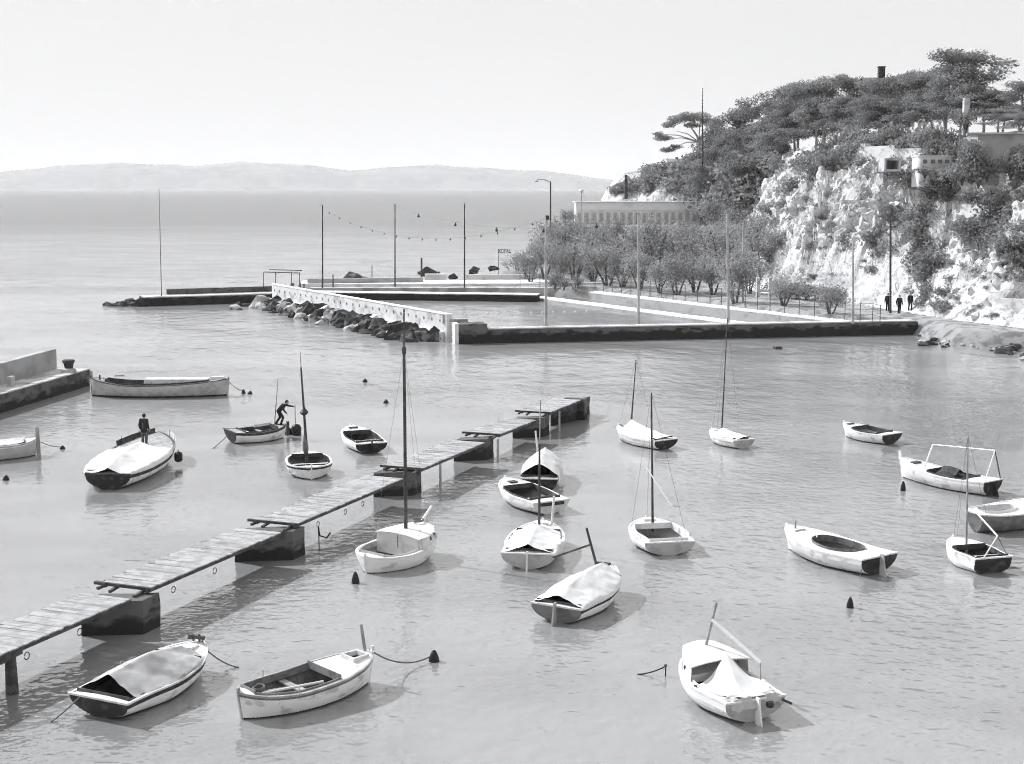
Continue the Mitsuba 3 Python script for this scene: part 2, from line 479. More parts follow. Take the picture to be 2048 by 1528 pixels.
    def pole(s, t, top, r=.05, y=0.0, z0=None, m='varnish', name='mast', taper=.5):
        """An upright spar stepped at t; top: the spot of the photograph its head reaches, or its height."""
        z0 = float(s.S(t)) - .25 if z0 is None else z0
        p = np.array([s.L * t, y, z0])
        if np.isscalar(top): q = p + [0, 0, top]
        else: q = s.inv(at(*top, D=s.W(*p)[1]))
        w = np.linspace(0, 1, 9)[:, None]
        s.part(name, MB().tube(p + (q - p) * w, r * (1 - (1 - taper) * w[:, 0]), 8), m, 50)
        return p, q

    def spar(s, p, q, r=.035, m='spar_white', name='boom', sag=0.0, n=8):
        p, q = np.asarray(p, float), np.asarray(q, float)
        w = np.linspace(0, 1, n)[:, None]
        s.part(name, MB().tube(p + (q - p) * w - np.array([0, 0, 1.0]) * (sag * 4 * w * (1 - w)), r, 6), m, 50)
        return s

    def rudder(s, m='grey_paint', h=.6, w=.34, tiller=True, top=.12):
        x0 = float(s.pt(0, 1)[0]); z1 = s.zs + top
        pro = [[0, z1], [-.16, z1], [-.2, z1 - .25], [-w, -.1], [-w - .05, -.35], [-.03, -.35], [0, -.1]]
        tm = trimesh.creation.extrude_polygon(__import__('shapely').Polygon(pro), .05, engine='earcut')
        v = np.array(tm.vertices)
        mb = MB().add(np.stack([v[:, 0] + x0 - .02, v[:, 2] - .025, v[:, 1]], -1), tm.faces)
        s.part('rudder', mb, m)
        if tiller:
            s.spar([x0 - .1, 0, z1 - .04], [x0 + .75, .06, z1 + .08], .022, 'varnish', 'tiller')
        return s

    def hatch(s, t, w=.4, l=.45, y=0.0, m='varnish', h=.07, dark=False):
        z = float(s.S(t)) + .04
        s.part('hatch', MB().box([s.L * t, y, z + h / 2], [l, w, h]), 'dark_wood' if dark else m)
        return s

    def bits(s, ts, m='grey_wood', h=.2):
        for t in ts:
            for sd in (1, -1):
                p = np.array([s.L * t, sd * (float(s.B(t)) - .02), float(s.S(t))])
                s.part('thole_pin', MB().tube([p, p + [0, 0, h]], .018, 6), m)
        return s

    def ribs(s, m='bilge_wood', n=9, t0=.12, t1=.8, floor=.03):
        for t in np.linspace(t0, t1, n):
            for sd in (1, -1):
                u = np.linspace(float(s.uz(floor)(np.array([t]))[0]), .96, 7)
                P = s.pt(0 * u + t, u, sd); P[:, 1] -= sd * .05
                s.part('rib', MB().tube(P, .018, 5), m)
        return s


def rope(name, label, a, b, sag, m='rope', r=.022, group='mooring ropes of the boats'):
    w = np.linspace(0, 1, 14)[:, None]
    a, b = np.asarray(a, float), np.asarray(b, float)
    p = a + (b - a) * w - np.array([0, 0, 1.0]) * (sag * 4 * w * (1 - w))
    p[:, 2] = np.maximum(p[:, 2], .012)
    return single(name, MB().tube(p, r, 5), m, label, 'rope', group, True)


def buoy(label, px, py, r=.2, m='rubber', kind='mooring_buoy', h=.25, cat='buoy', group='mooring buoys on the water'):
    c = at(px, py, 0)
    r, h = .76 * r, .8 * h
    mb = MB().lathe([(0.001, -.2), (r * .8, -.15), (r, 0), (r * .92, h * .4), (r * .62, h * .9), (r * .3, h * 1.25), (0.001, h * 1.32)], c, 12)
    key = single(kind, mb, m, label, cat, group, True)
    return c


def fender(label, P, r=.14, h=.5, m='rubber'):
    mb = MB().lathe([(.001, 0), (r * .7, .03), (r, .12), (r, h - .12), (r * .7, h - .03), (.03, h), (.02, h + .12)], np.asarray(P) - [0, 0, h], 12)
    return single('fender', mb, m, label, 'fender', 'fenders hung over boat sides', True)


# --- foreground, left to right
b = Boat('covered_rowing_boat', 'white boat with grey canvas cover and dark transom at the lower left', (195, 1398), .58, (403, 1280), .88, 2.35, zm=.60, transom=.86)
b.hull('white_paint', 'dark_paint', .16, 'dark_paint', gun='cream_paint').deck('white_paint', ('rect', .05, .76, .10), coam_h=.05)
b.tarp(.10, .80, .34, 'canvas_grey', seed=3, drop=.05, hs=(.50, .56, .22), shape=.95, over=.0)
b.hatch(.87, .42, .40, m='cream_paint').bits([.5], h=.15)
p = np.array([b.L * .95, 0, b.zb + .05])
b.part('windlass', MB().bar(p + [0, -.28, .12], p + [0, .28, .12], .10, .10).bar(p + [0, -.1, -.02], p + [0, -.1, .22], .05, .05).bar(p + [0, .12, -.02], p + [0, .12, .18], .05, .05).tube([p + [-.1, -.3, .04], p + [.1, 0, .07], p + [-.05, .3, .05]], .035), 'dark_wood')
rope('mooring_rope', 'rope from the bow of the grey covered boat down into the water', b.W(b.L * .99, -.08, b.zb * .8), at(478, 1335, .0), .12)
rope('mooring_rope', 'short stern rope of the grey covered boat going into the water', b.W(0, .62, .55), at(101, 1445, 0), .03)

b = Boat('open_fishing_boat', 'open double ended boat with dark hold and white foredeck with a black hatch opening', (476, 1386), .78, (746, 1300), .95, 1.95, zm=.64, double=True, draft=.32)
b.hull('white_paint', 'mid_paint', .10, gun='grey_wood', inner='bilge_wood').ribs('bilge_wood', 8, .2, .6).deck('white_paint', ('rect', .07, .62, .14), coam_h=.06, camber=.07, edge='bilge_wood', cut=(b.L * .86 - .22, b.L * .86 + .22, -.24, .26))
b.thwarts([.2, .42], 'grey_wood', -.2)
h_ = b.L * .86; zh = float(b.S(.86)) + .06
b.part('hatch_frame', MB().bar([h_ - .25, -.30, zh], [h_ - .25, .32, zh], .06, .16).bar([h_ + .25, -.30, zh + .02], [h_ + .25, .32, zh + .02], .06, .16).bar([h_ - .22, -.27, zh + .01], [h_ + .22, -.27, zh + .01], .06, .15).bar([h_ - .22, .29, zh + .01], [h_ + .22, .29, zh + .01], .06, .15), 'cream_paint')
b.pole(.955, (722, 1248), .055, .05, m='grey_wood', name='bow_post', taper=.85)
q = np.array([b.L * .30, -.1, b.S(.3) + .04])
b.spar([b.L * .12, -.35, b.S(.12) + .02], [b.L * .52, -.62, b.S(.5) + .03], .035, 'canvas_white', 'oar')
b.spar([b.L * .1, -.2, b.S(.12) + .02], [b.L * .45, -.55, b.S(.5) + .03], .03, 'grey_wood', 'oar')
b.part('coiled_rope', MB().tube([[b.L * .13 + .16 * math.cos(a), -.1 + .16 * math.sin(a), b.S(.1) + .02 + .008 * a] for a in np.linspace(0, 14, 40)], .03, 5), 'rope')
b.bits([.3], h=.22)
c = buoy('dark round buoy beside the bow of the open boat with the black hatch', 868, 1322, .22, h=.34)
rope('mooring_rope', 'slack rope from the bow post of the open boat to its buoy', b.W(b.L * .97, 0, b.zb + .05), c + [-.1, 0, .15], .30)

b = Boat('cabin_sailboat', 'white double ended cabin sailboat with a tall dark mast and round portholes', (729, 1114), .66, (858, 1056), .95, 2.45, zm=.64, double=True, draft=.4, heel=.02)
b.hull('white_paint', None, gun='white_paint', inner='grey_paint', boot=.04).deck('white_paint', ('rect', .10, .50, .17), coam_h=.06, edge='grey_paint')
b.cabin(.49, .89, .20, .40, 'white_paint', 'cream_paint', ports=[(.70, .2), (.82, .17)], rise=-.1)
b.part('cockpit_bench', MB().box([b.L * .3, -.15, .42], [.28, .9, .08]), 'varnish')
b.part('door_seam', MB().bar([b.L * .49 - .02, -.02, .6], [b.L * .49 - .02, -.02, 1.1], .02, .012), 'mid_paint')
p, q = b.pole(.66, (808, 700), .075, .12, b.S(.66) + .35, m='dark_wood', taper=.75)
b.part('mast_collar', MB().tube([q - [0, 0, .15], q + [0, 0, .12]], .085, 8), 'dark_wood')
b.rig(q)
b.spar(q, b.inv(at(808, 618, D=b.W(*q)[1])), .036, 'dark_wood', 'topmast')
b.spar([b.L * .88, .12, 1.2], [b.L * 1.02, -.05, 1.85], .05, 'spar_white', 'bowsprit')
b.part('coiled_rope', MB().tube([[b.L * .86 + .22 * math.cos(a), .15 + .22 * math.sin(a), 1.33 + .006 * a] for a in np.linspace(0, 14, 40)], .03, 5), 'mid_paint')
buoy('black pear shaped buoy close to the stern of the cabin sailboat', 711, 1166, .2, h=.42)

b = Boat('covered_sailboat', 'white boat with a pale tented cover, thin dark mast and light rudder, mid harbour', (1055, 1108), .62, (1086, 1040), .8, 2.3, zm=.60, transom=.88)
b.hull('cream_paint', 'white_paint', .09, 'grey_paint', gun='white_paint').deck('cream_paint', ('rect', .08, .70, .12))
b.tarp(.03, .76, .42, 'canvas_white', seed=11, drop=.12, hs=(.34, .46, .22))
b.hatch(.86, .6, .34, m='white_paint', h=.12).rudder('cream_paint', tiller=False)
p, q = b.pole(.66, (1079, 888), .055, -.05, m='dark_wood', taper=.8)
b.spar(q, b.inv(at(1081, 800, D=b.W(*q)[1])), .024, 'grey_wood', 'topmast')
b.pole(.88, (1108, 992), .055, -.42, m='cream_paint', name='bow_post', taper=.9)
b.spar([b.L * .2, .9, b.S(.2) + .04], [b.L * .75, .62, b.S(.75) + .05], .025, 'dark_wood', 'oar')

b = Boat('covered_rowing_boat', 'boat with humped white canvas cover, dark side band and thin rudder, lower middle', (1112, 1213), .60, (1222, 1130), .92, 2.15, zm=.58, transom=.86)
b.hull('white_paint', 'dark_paint', .15, 'mid_paint', gun='cream_paint').deck('white_paint', ('rect', .05, .74, .10))
b.tarp(.03, .84, .50, 'canvas_white', seed=21, drop=.08, hs=(.30, .58, .40), shape=.8)
b.rudder('grey_wood', tiller=False, top=.16)
b.tarp(.82, .97, .18, 'canvas_white', seed=5, drop=.03, hs=(.36, .25, .05), name='bow_cover')
p, q = b.pole(.90, (1173, 1056), .055, .25, m='dark_wood', name='mast', taper=.8)
b.spar(b.inv(at(1106, 1115, D=b.W(*q)[1] - 1.2)), p + (q - p) * .66, .035, 'dark_wood', 'boom')
b.spar([b.L * .94, -.1, b.zb + .12], [b.L * .94, .45, b.zb + .10], .05, 'dark_wood', 'cross_bar')

b = Boat('open_rowing_boat', 'open white rowing boat with black inside, moored close in front of the tented boat', (1103, 1003), .60, (1010, 955), .86, 2.15, zm=.60, transom=.84)
b.hull('white_paint', 'cream_paint', .10, 'cream_paint', gun='white_paint', inner='bilge_wood').deck('cream_paint', ('rect', .14, .70, .16), coam_h=.06)
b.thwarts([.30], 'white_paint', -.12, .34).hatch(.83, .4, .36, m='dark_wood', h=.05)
b.part('stern_band', MB().bar([-.05, -.62, .50], [-.05, .62, .50], .03, .14), 'dark_paint')
b.bits([.35, .62], h=.16)
rope('mooring_rope', 'light rope at the bow of the open rowing boat with black inside', b.W(b.L, 0, .7), at(990, 968, 0), .02, 'canvas_white', .018)

b = Boat('tented_boat', 'boat under a bulky white tent cover with a dark open stern near the jetty', (1078, 958), .72, (1092, 912), .85, 1.95, zm=.66, transom=.9)
b.hull('cream_paint', 'mid_paint', .12, 'dark_paint', gun='cream_paint').deck('cream_paint', ('rect', .1, .8, .12))
b.tarp(.06, .97, .8, 'canvas_white', seed=31, drop=.30, hs=(.62, .85, .5), shape=.55, over=.06)
b.pole(.75, (1071, 862), .055, .25, m='canvas_white', name='mast', taper=.85)

b = Boat('small_sailing_dinghy', 'white dinghy with wide side decks, grey cockpit, slim mast and slanting white sprit', (1340, 1085), .56, (1293, 1034), .76, 2.35, zm=.56, transom=.86)
b.hull('white_paint', None, 0, 'grey_paint', gun='white_paint', inner='grey_paint').deck('white_paint', ('rect', .05, .70, .24), coam_h=.08, edge='cream_paint')
b.thwarts([.26], 'white_paint', -.10, .14).hatch(.86, .5, .12, m='cream_paint', h=.08).bits([.2], h=.14)
p, q = b.pole(.72, (1303, 786), .06, .0, m='dark_wood', taper=.45)
b.rig(q)
b.spar(b.inv(at(1289, 929, D=b.W(*p)[1] - .1)), b.inv(at(1344, 1013, D=b.W(*p)[1] - 1.2)), .03, 'spar_white', 'sprit')
b.part('fender_rope', MB().tube([[b.L * .42, .98, .5], [b.L * .40, 1.02, .2], [b.L * .38, .97, .0]], .02, 5), 'rope')

b = Boat('tented_boat', 'small boat with peaked white cover, slim mast and black transom', (1333, 880), .56, (1237, 850), .78, 1.9, zm=.54, transom=.86)
b.hull('white_paint', 'white_paint', .08, 'dark_paint', gun='white_paint').deck('white_paint', ('rect', .08, .72, .12))
b.tarp(.03, .72, .6, 'canvas_white', seed=41, drop=.12, hs=(.12, .40, .62), shape=.8)
p, q = b.pole(.74, (1272, 720), .05, m='dark_wood', taper=.5)
b.rig(q)
b.spar([b.L * .97, 0, b.zb + .05], [b.L * .78, .35, b.S(.8) + .2], .04, 'dark_wood', 'anchor')

b = Boat('tented_boat', 'smallest white covered boat with a very tall thin mast and pale transom', (1489, 880), .50, (1424, 857), .66, 1.65, zm=.46, transom=.84)
b.hull('white_paint', 'white_paint', .08, 'grey_paint', gun='white_paint').deck('white_paint', ('rect', .08, .66, .12))
b.tarp(.02, .66, .36, 'canvas_white', seed=51, drop=.16, hs=(.16, .30, .34), shape=.7)
b.hatch(.8, .4, .3, m='grey_wood', h=.05)
p, q = b.pole(.70, (1455, 636), .05, m='dark_wood', taper=.4)
b.rig(q)

b = Boat('half_decked_boat', 'white half decked mastless boat with black transom, farthest right of the far row', (1785, 868), .60, (1688, 844), .80, 1.95, zm=.56, transom=.86)
b.hull('white_paint', None, 0, 'dark_paint', gun='white_paint', inner='cream_paint').deck('cream_paint', ('rect', .16, .66, .16), coam_h=.08, edge='dark_wood')
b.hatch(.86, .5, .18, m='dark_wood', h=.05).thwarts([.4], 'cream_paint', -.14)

b = Boat('awning_boat', 'long white boat with a bare awning frame of white poles and black transom', (1987, 962), .72, (1800, 914), 1.0, 1.9, zm=.62, transom=.74)
b.hull('white_paint', 'white_paint', .08, 'dark_paint', gun='white_paint', inner='bilge_wood').deck('cream_paint', ('rect', .22, .60, .20), coam_h=.06)
b.tarp(.34, .52, .25, 'dark_paint', seed=8, drop=.02, hs=(.30, .36, .30), name='engine_cover', over=-.35)
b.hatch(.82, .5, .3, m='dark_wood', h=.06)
ridge0, ridge1 = b.inv(at(1866, 889, D=b.W(b.L * .72, 0, 0)[1])), b.inv(at(1990, 901, D=b.W(.1, 0, 0)[1]))
b.spar([b.L * .68, .35, b.S(.68)], ridge0, .04, 'spar_white', 'hoop')
b.spar(ridge0, ridge1, .028, 'spar_white', 'ridge_pole')
b.spar([.05, .62, .7], ridge1, .028, 'spar_white', 'awning_leg')
b.spar([.05, -.62, .7], ridge1, .028, 'dark_wood', 'awning_leg')
b.part('stem_head', MB().bar([b.L - .03, 0, .9], [b.L + .02, 0, 1.32], .09, .14), 'white_paint')
b.rudder('dark_paint', tiller=False, top=-.1)
buoy('black upright buoy under the bow of the boat with the awning frame', 1806, 981, .18, h=.45)

b = Boat('oval_cockpit_boat', 'white boat with pale deck, oval cockpit, black transom and light rudder', (1760, 1113), .72, (1573, 1050), .94, 2.3, zm=.66, transom=.84)
b.hull('white_paint', 'white_paint', .10, 'dark_paint', gun='white_paint', inner='grey_paint', rail=.09).deck('cream_paint', ('oval', .20, .66, .66), coam_h=.09, edge='varnish', camber=.06)
b.thwarts([.36], 'varnish', -.22, .16).rudder('grey_paint', tiller=False, top=.12)
b.part('stern_locker', MB().box([b.L * .12, 0, .70], [.55, 1.0, .10]), 'white_paint')
b.pole(.90, .36, .04, .0, b.S(.9), m='grey_wood', name='mooring_post', taper=.9)
b.spar([b.L * .84, -.25, b.S(.84) + .07], [b.L * .84, .3, b.S(.84) + .07], .03, 'grey_wood', 'cleat')
rope('mooring_rope', 'thin line hanging at the stern quarter of the oval cockpit boat', b.W(.15, .72, .68), b.W(.1, .95, .0), -.05, 'rope', .014)
buoy('small dark buoy alone on open water below the oval cockpit boat', 1700, 1215, .17, h=.36)

b = Boat('square_dinghy', 'stubby white dinghy with a square dark transom and a mast with a white sprit', (1988, 1116), .62, (1906, 1074), .76, 1.75, zm=.62, transom=.90, full=5.0, stern_full=7.0)
b.hull('white_paint', None, 0, 'dark_paint', gun='white_paint', inner='bilge_wood', boot=.03).deck('white_paint', ('rect', .04, .60, .10), coam_h=.04)
b.thwarts([.24], 'white_paint', -.1, .2)
p, q = b.pole(.63, (1936, 872), .05, .05, m='grey_wood', taper=.5)
b.rig(q, side=.45)
P1 = b.inv(at(1941, 1012, D=b.W(*p)[1])); P2 = b.inv(at(1995, 1072, D=b.W(.3, 0, 0)[1]))
b.spar(P1, P2, .035, 'spar_white', 'sprit')
b.spar(P2, [.0, .45, b.zs + .02], .026, 'cream_paint', 'prop')
b.spar(P2, [.05, -.62, b.zs + .02], .012, 'dark_rope', 'sheet')

b = Boat('dark_sided_boat', 'white decked boat with dark grey sides cut off by the right edge of the picture', (1948, 1026), .85, (2120, 995), .95, 2.1, zm=.80, transom=.42)
b.hull('mid_paint', 'mid_paint', .10, 'mid_paint', gun='white_paint', inner='grey_paint').deck('white_paint', ('oval', .06, .45, .5), coam_h=.10, edge='cream_paint')
b.hatch(.62, .7, .6, m='cream_paint', h=.14)
b.pole(.66, .45, .06, .1, b.S(.66), m='dark_wood', name='mooring_post', taper=.9)

b = Boat('cuddy_boat', 'white boat with cabin roof, peaked white tarpaulin and rolled sail at the lower right', (1512, 1400), .66, (1383, 1300), .95, 2.2, zm=.62, transom=.84)
b.hull('white_paint', 'white_paint', .12, 'grey_paint', gun='cream_paint', inner='grey_paint', rail=.08).deck('white_paint', ('rect', .08, .58, .20), coam_h=.06, edge='cream_paint')
b.cabin(.54, .86, .16, .42, 'white_paint', 'white_paint', aft=False, over=.07, ports=[(.68, .18)])
b.part('cabin_bulkhead', MB().bar([b.L * .8, -.62, .8], [b.L * .8, .62, .8], .03, .7), 'grey_paint')
p, q = b.pole(.80, (1433, 1205), .045, -.05, b.S(.8) + .45, m='grey_wood', taper=.9)
boom0 = p + (q - p) * .62
boom1 = b.inv(at(1521, 1326, D=b.W(b.L * .45, -.2, 0)[1]))
b.spar(boom0, boom1, .065, 'canvas_white', 'rolled_sail')
b.spar(boom1 + [0, 0, -.02], [boom1[0] - .03, boom1[1], b.S(.4)], .02, 'grey_wood', 'boom_prop')
peak = np.array([b.L * .50, -.12, 1.42])
edge = [np.array([b.L * .46, .95, .62]), np.array([b.L * .14, .80, .72]), np.array([.02, .30, .76]), np.array([.03, -.45, .76]), np.array([b.L * .22, -.92, .68]), np.array([b.L * .40, -.98, .66])]
mb = MB()
for e0, e1 in zip(edge[:-1], edge[1:]):
    w = np.linspace(0, 1, 14)
    G = np.array([[peak + ((e0 + (e1 - e0) * c) - peak) * r for c in np.linspace(0, 1, 9)] for r in w])
    G[..., 2] -= (.16 * np.sin(np.pi * w) ** 1.0)[:, None] * 1.0
    G[..., 2] += .10 * (meshkit.fbm(G * np.array([2.6, 2.6, 2.6]), 3, 4) - .5) * np.sin(np.pi * np.clip(w, 0, 1))[:, None]
    mb.grid(G)
b.part('tarpaulin', mb, 'canvas_white', 50)
crumple = np.stack(np.meshgrid(np.linspace(-.12, .30, 18), np.linspace(-.82, .82, 40), indexing='ij'), -1)
zz = .62 + .30 * meshkit.fbm(np.concatenate([crumple * 5, 0 * crumple[..., :1]], -1), 4, 6) - .25 * np.clip(-crumple[..., 0] / .12, 0, 1) - .05
b.part('bundled_canvas', MB().grid(np.concatenate([crumple, zz[..., None]], -1)), 'canvas_grey', 50)
b.rudder('white_paint', tiller=False, top=.10)
b.part('stern_fitting', MB().lathe([(.001, -.09), (.10, -.07), (.12, 0), (.10, .07), (.001, .09)], [-.1, -.38, .52], 12), 'iron')
b.spar([0, -.75, .60], [-.25, -1.0, .50], .035, 'iron', 'outboard_handle')
b.spar([b.L * .96, -.2, b.zb + .08], [b.L * .95, .25, b.zb + .12], .06, 'grey_wood', 'anchor')
b.spar([b.L * .44, .99, b.S(.44) + .05], [b.L * .44, 1.0, b.S(.44) - .22], .05, 'dark_wood', 'side_fender')
c = at(1331, 1352, 0)
single('mooring_stake', MB().tube([c - [0, 0, .3], c + [0, 0, .32]], .022, 6).tube([c + [0, 0, .30], c + [0, 0, .36]], .05, 6), 'dark_wood', 'thin dark stake standing in the water left of the cuddy boat', 'stake')
rope('mooring_rope', 'dark rope from the thin stake to the water surface left of the cuddy boat', c + [0, 0, .3], at(1275, 1349, 0), .05, 'dark_rope')

# --- left half, middle distance
b = Boat('big_covered_boat', 'largest white covered boat with sagging canvas and dark transom, a man standing on its bow', (215, 949), .78, (318, 864), 1.10, 3.6, zm=.72, transom=.60)
b.hull('white_paint', 'dark_paint', .20, 'dark_paint', gun='dark_wood', inner='bilge_wood', rail=.10).deck('grey_wood', ('rect', .06, .60, .14))
b.tarp(.005, .60, .8, 'canvas_white', seed=61, drop=.05, hs=(.30, .62, .50), shape=.5, sag=.16)
b.part('bulwark', MB().grid(np.stack([b.pt(np.linspace(.60, .93, 16), 1.0, -1) + [0, -.03, .02], b.pt(np.linspace(.60, .93, 16), 1.0, -1) + [0, -.05, .34]], 1)), 'white_paint')
b.part('bow_rail', MB().grid(np.stack([b.pt(np.linspace(.72, .99, 16), 1.0, 1) + [0, .03, .02], b.pt(np.linspace(.72, .99, 16), 1.0, 1) + [0, .05, .26]], 1)), 'dark_wood')
b.bits([.76, .9], 'dark_wood', .40)
STAND = b
fender('round black fender at the bow of the big white covered boat', b.W(b.L * .60, -2.0, .75), .22, .55)
rope('mooring_rope', 'thin rope running left from the bow of the big covered boat', b.W(b.L * .82, .9, 1.0), at(230, 897, 0), .02, 'dark_rope')

b = Boat('open_rowing_boat', 'low boat with a dark stern in which a man leans over the bow', (459, 862), .70, (572, 848), .80, 2.1, zm=.60, transom=.9)
b.hull('white_paint', 'dark_paint', .13, 'dark_paint', gun='dark_wood', inner='bilge_wood').deck('grey_wood', ('rect', .20, .78, .14)).thwarts([.32], 'white_paint', -.12, .3)
b.thwarts([.55], 'grey_wood', -.12).bits([.4, .6], h=.16)
b.part('side_board', MB().bar([b.L * .5, .7, b.S(.6) + .1], [b.L * .8, .55, b.S(.8) + .12], .03, .16), 'white_paint')
b.part('bow_pad', MB().bar([b.L * 1.03, 0, .1], [b.L * 1.03, 0, .95], .12, .16), 'dark_wood')
LEAN = b
rope('mooring_rope', 'faint stern rope of the low boat with the leaning man', b.W(0, .3, .4), at(426, 897, 0), .02)

b = Boat('open_sailing_boat', 'pointed white boat with dark inside and a thick dark leaning mast carrying a black cone', (623, 935), .64, (612, 902), .84, 2.3, zm=.64, double=True, draft=.35)
b.hull('white_paint', 'dark_paint', .14, gun='white_paint', inner='bilge_wood', rail=.08).thwarts([.3], 'cream_paint', -.02, .16).deck('white_paint', ('rect', .12, .8, .12), coam_h=.04)
p, q = b.pole(.72, (602, 735), .09, .0, .2, m='dark_wood', taper=.45)
b.spar(q - [0, 0, .05], b.inv(at(601, 705, D=b.W(*q)[1])), .015, 'dark_wood', 'topmast')
m_ = p + (q - p) * .55
b.part('cone_marker', MB().lathe([(.001, .42), (.08, .2), (.24, .0), (.14, -.12), (.001, -.16)], m_, 12), 'iron')
b.part('wrapped_sail', MB().tube([p + (q - p) * w + [0, .05, 0] for w in np.linspace(.12, .32, 6)], [.06, .14, .16, .13, .1, .05], 8), 'mid_paint')
fender('white fender on the left side of the boat with the cone on its mast', b.W(b.L * .3, 1.0, .6), .09, .42, 'canvas_white')

b = Boat('open_rowing_boat', 'white rowing boat with a black square stern near the jetty, right of the leaning mast', (743, 887), .58, (701, 850), .86, 2.05, zm=.60, transom=.86)
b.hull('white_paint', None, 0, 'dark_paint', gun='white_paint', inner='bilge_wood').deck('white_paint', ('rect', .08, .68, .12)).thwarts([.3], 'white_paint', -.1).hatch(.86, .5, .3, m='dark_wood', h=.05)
b.rudder('dark_paint', tiller=False, top=.2)
fender('white fender at the right side of the rowing boat with a black stern', b.W(b.L * .22, -.82, .62), .1, .42, 'canvas_white')

b = Boat('long_double_ended_boat', 'long grey double ended boat lying broadside at the end of the quay', (181, 755), 1.32, (458, 757), 1.22, 2.7, zm=.86, double=True, draft=.4, rake=.15)
b.hull('grey_paint', 'grey_paint', .08, gun='dark_wood', inner='grey_wood', boot=.12, rail=.10).deck('grey_wood', ('rect', .12, .86, .3), coam_h=.12)
b.part('deck_house', MB().box([b.L * .63, .15, 1.08], [b.L * .47, 1.2, .30]), 'cream_paint')
b.part('bow_box', MB().box([b.L * .92, .1, 1.25], [.9, .5, .22]), 'cream_paint')
b.spar([b.L * .17, .2, 1.42], [b.L * .24, .2, 1.42], .05, 'grey_wood', 'roller')
b.pole(.005, .55, .10, .05, 1.25, m='grey_wood', name='stern_head', taper=.9)
b.pole(.075, .45, .06, -.3, 1.1, m='dark_wood', name='mooring_post', taper=.9)
c = buoy('first of two dark buoys right of the long grey boat', 487, 787, .2, h=.3)
buoy('second of two dark buoys right of the long grey boat', 500, 788, .24, h=.22)
rope('mooring_rope', 'rope from the right end of the long grey boat to its buoys', b.W(b.L, 0, 1.0), c + [0, 0, .2], .15)

b = Boat('pale_boat', 'grey boat with a tall stern post cut off by the left edge of the picture', (73, 876), .95, (-96, 888), 1.0, 2.0, zm=.78, double=True, draft=.35)
b.hull('grey_paint', 'cream_paint', .10, gun='grey_wood', inner='grey_wood').deck('cream_paint', ('rect', .16, .8, .16))
b.part('sternpost_board', MB().bar([-.08, 0, -.1], [-.04, 0, 1.55], .06, .22), 'grey_wood')
b.tarp(.14, .5, .2, 'canvas_white', seed=71, drop=.02, hs=(.16, .22, .2), over=-.12)
c = buoy('small dark buoy right of the grey boat at the left edge', 125, 898, .2, h=.2)
rope('mooring_rope', 'thin rope from the grey boat at the left edge to its buoy', b.W(-.05, 0, .8), c + [0, 0, .12], .1)

buoy('dark buoy on the water near the left edge of the picture', 12, 960, .22, h=.24)
buoy('dark lumpy buoy beyond the jetty, upper of the two in open water', 730, 764, .26, h=.26)
buoy('dark buoy beyond the jetty, lower of the two in open water', 772, 806, .24, h=.24)
c = at(1555, 698, 0)
single('floating_crate', MB().box(c + [0, 0, .08], [.7, .5, .3], .3), 'dark_wood', 'dark square float drifting before the pool wall', 'float')

# ------------------------------------------------------------------ stone, concrete, ground
def limestone(p, n, uv):
    a = fbm(p.x / 2.6 + 4, p.y / 2.6 + 9, p.z / 1.9, 4)
    b = fbm(p.x / 0.5 + 2, p.y / 0.5 + 1, p.z / 0.4, 3)
    c = fbm(p.x / 1.1 + 12, p.y / 1.1 + 5, p.z / 1.8, 4)
    crack = 1 - smoothstep(0.0, 0.022, dr.abs(c - 0.5))
    t = (0.56 - 0.17 * smoothstep(0.52, 0.68, a) - 0.12 * smoothstep(0.54, 0.72, b)) * (1 - 0.6 * crack)
    return mi.Color3f(t)


def algae(z0, top, base):
    """Concrete with the dark weed of the tide line: a ragged edge near z0, blots above it."""
    def fn(p, n, uv):
        edge = z0 + 1.1 * (fbm(p.x / 0.7, p.y / 0.7, p.z / 0.35, 5) - 0.5)
        blots = fbm(p.x / 0.6 + 7, p.y / 0.6 + 5, p.z / 0.5 + 3, 4)
        dry = top * (1 - 0.45 * smoothstep(0.48, 0.66, blots))
        return mi.Color3f(dress(p.z, edge, dry, base))
    return proc(fn)


def dress(z, edge, dry, wet):
    k = smoothstep(edge - 0.16, edge + 0.16, z)
    return wet * (1 - k) + dry * k


mat('limestone', proc(limestone), 0.9, 0.2)
mat('concrete_weed', algae(0.50, 0.115, 0.025), 0.85, 0.2)
mat('wall_weed', algae(0.95, 0.125, 0.022), 0.85, 0.2)
mat('concrete', blotch(0.42, 0.26, 1.3, 0.46, 0.68), 0.9, 0.2)
mat('concrete_pale', blotch(0.62, 0.46, 1.6, 0.5, 0.72), 0.9, 0.2)
mat('whitewash', blotch(0.58, 0.36, 0.9, 0.48, 0.72, 5), 0.9, 0.15)
mat('white_pavement', blotch(0.80, 0.66, 1.5, 0.5, 0.75), 0.9, 0.15)
mat('grey_render', blotch(0.36, 0.27, 1.7, 0.45, 0.66), 0.9, 0.15)
mat('sandy_ground', blotch(0.26, 0.15, 0.8, 0.44, 0.66, 5), 0.95, 0.1)
mat('dark_rock', blotch(0.035, 0.14, 0.75, 0.54, 0.72), 0.85, 0.25)
mat('pale_rock', blotch(0.40, 0.08, 0.9, 0.52, 0.66), 0.85, 0.25)
mat('window_dark', 0.03, 0.25, 0.5)
mat('pole_wood', blotch(0.10, 0.05, 0.8), 0.8, 0.2)
mat('pole_pale', blotch(0.42, 0.30, 0.9), 0.8, 0.2)
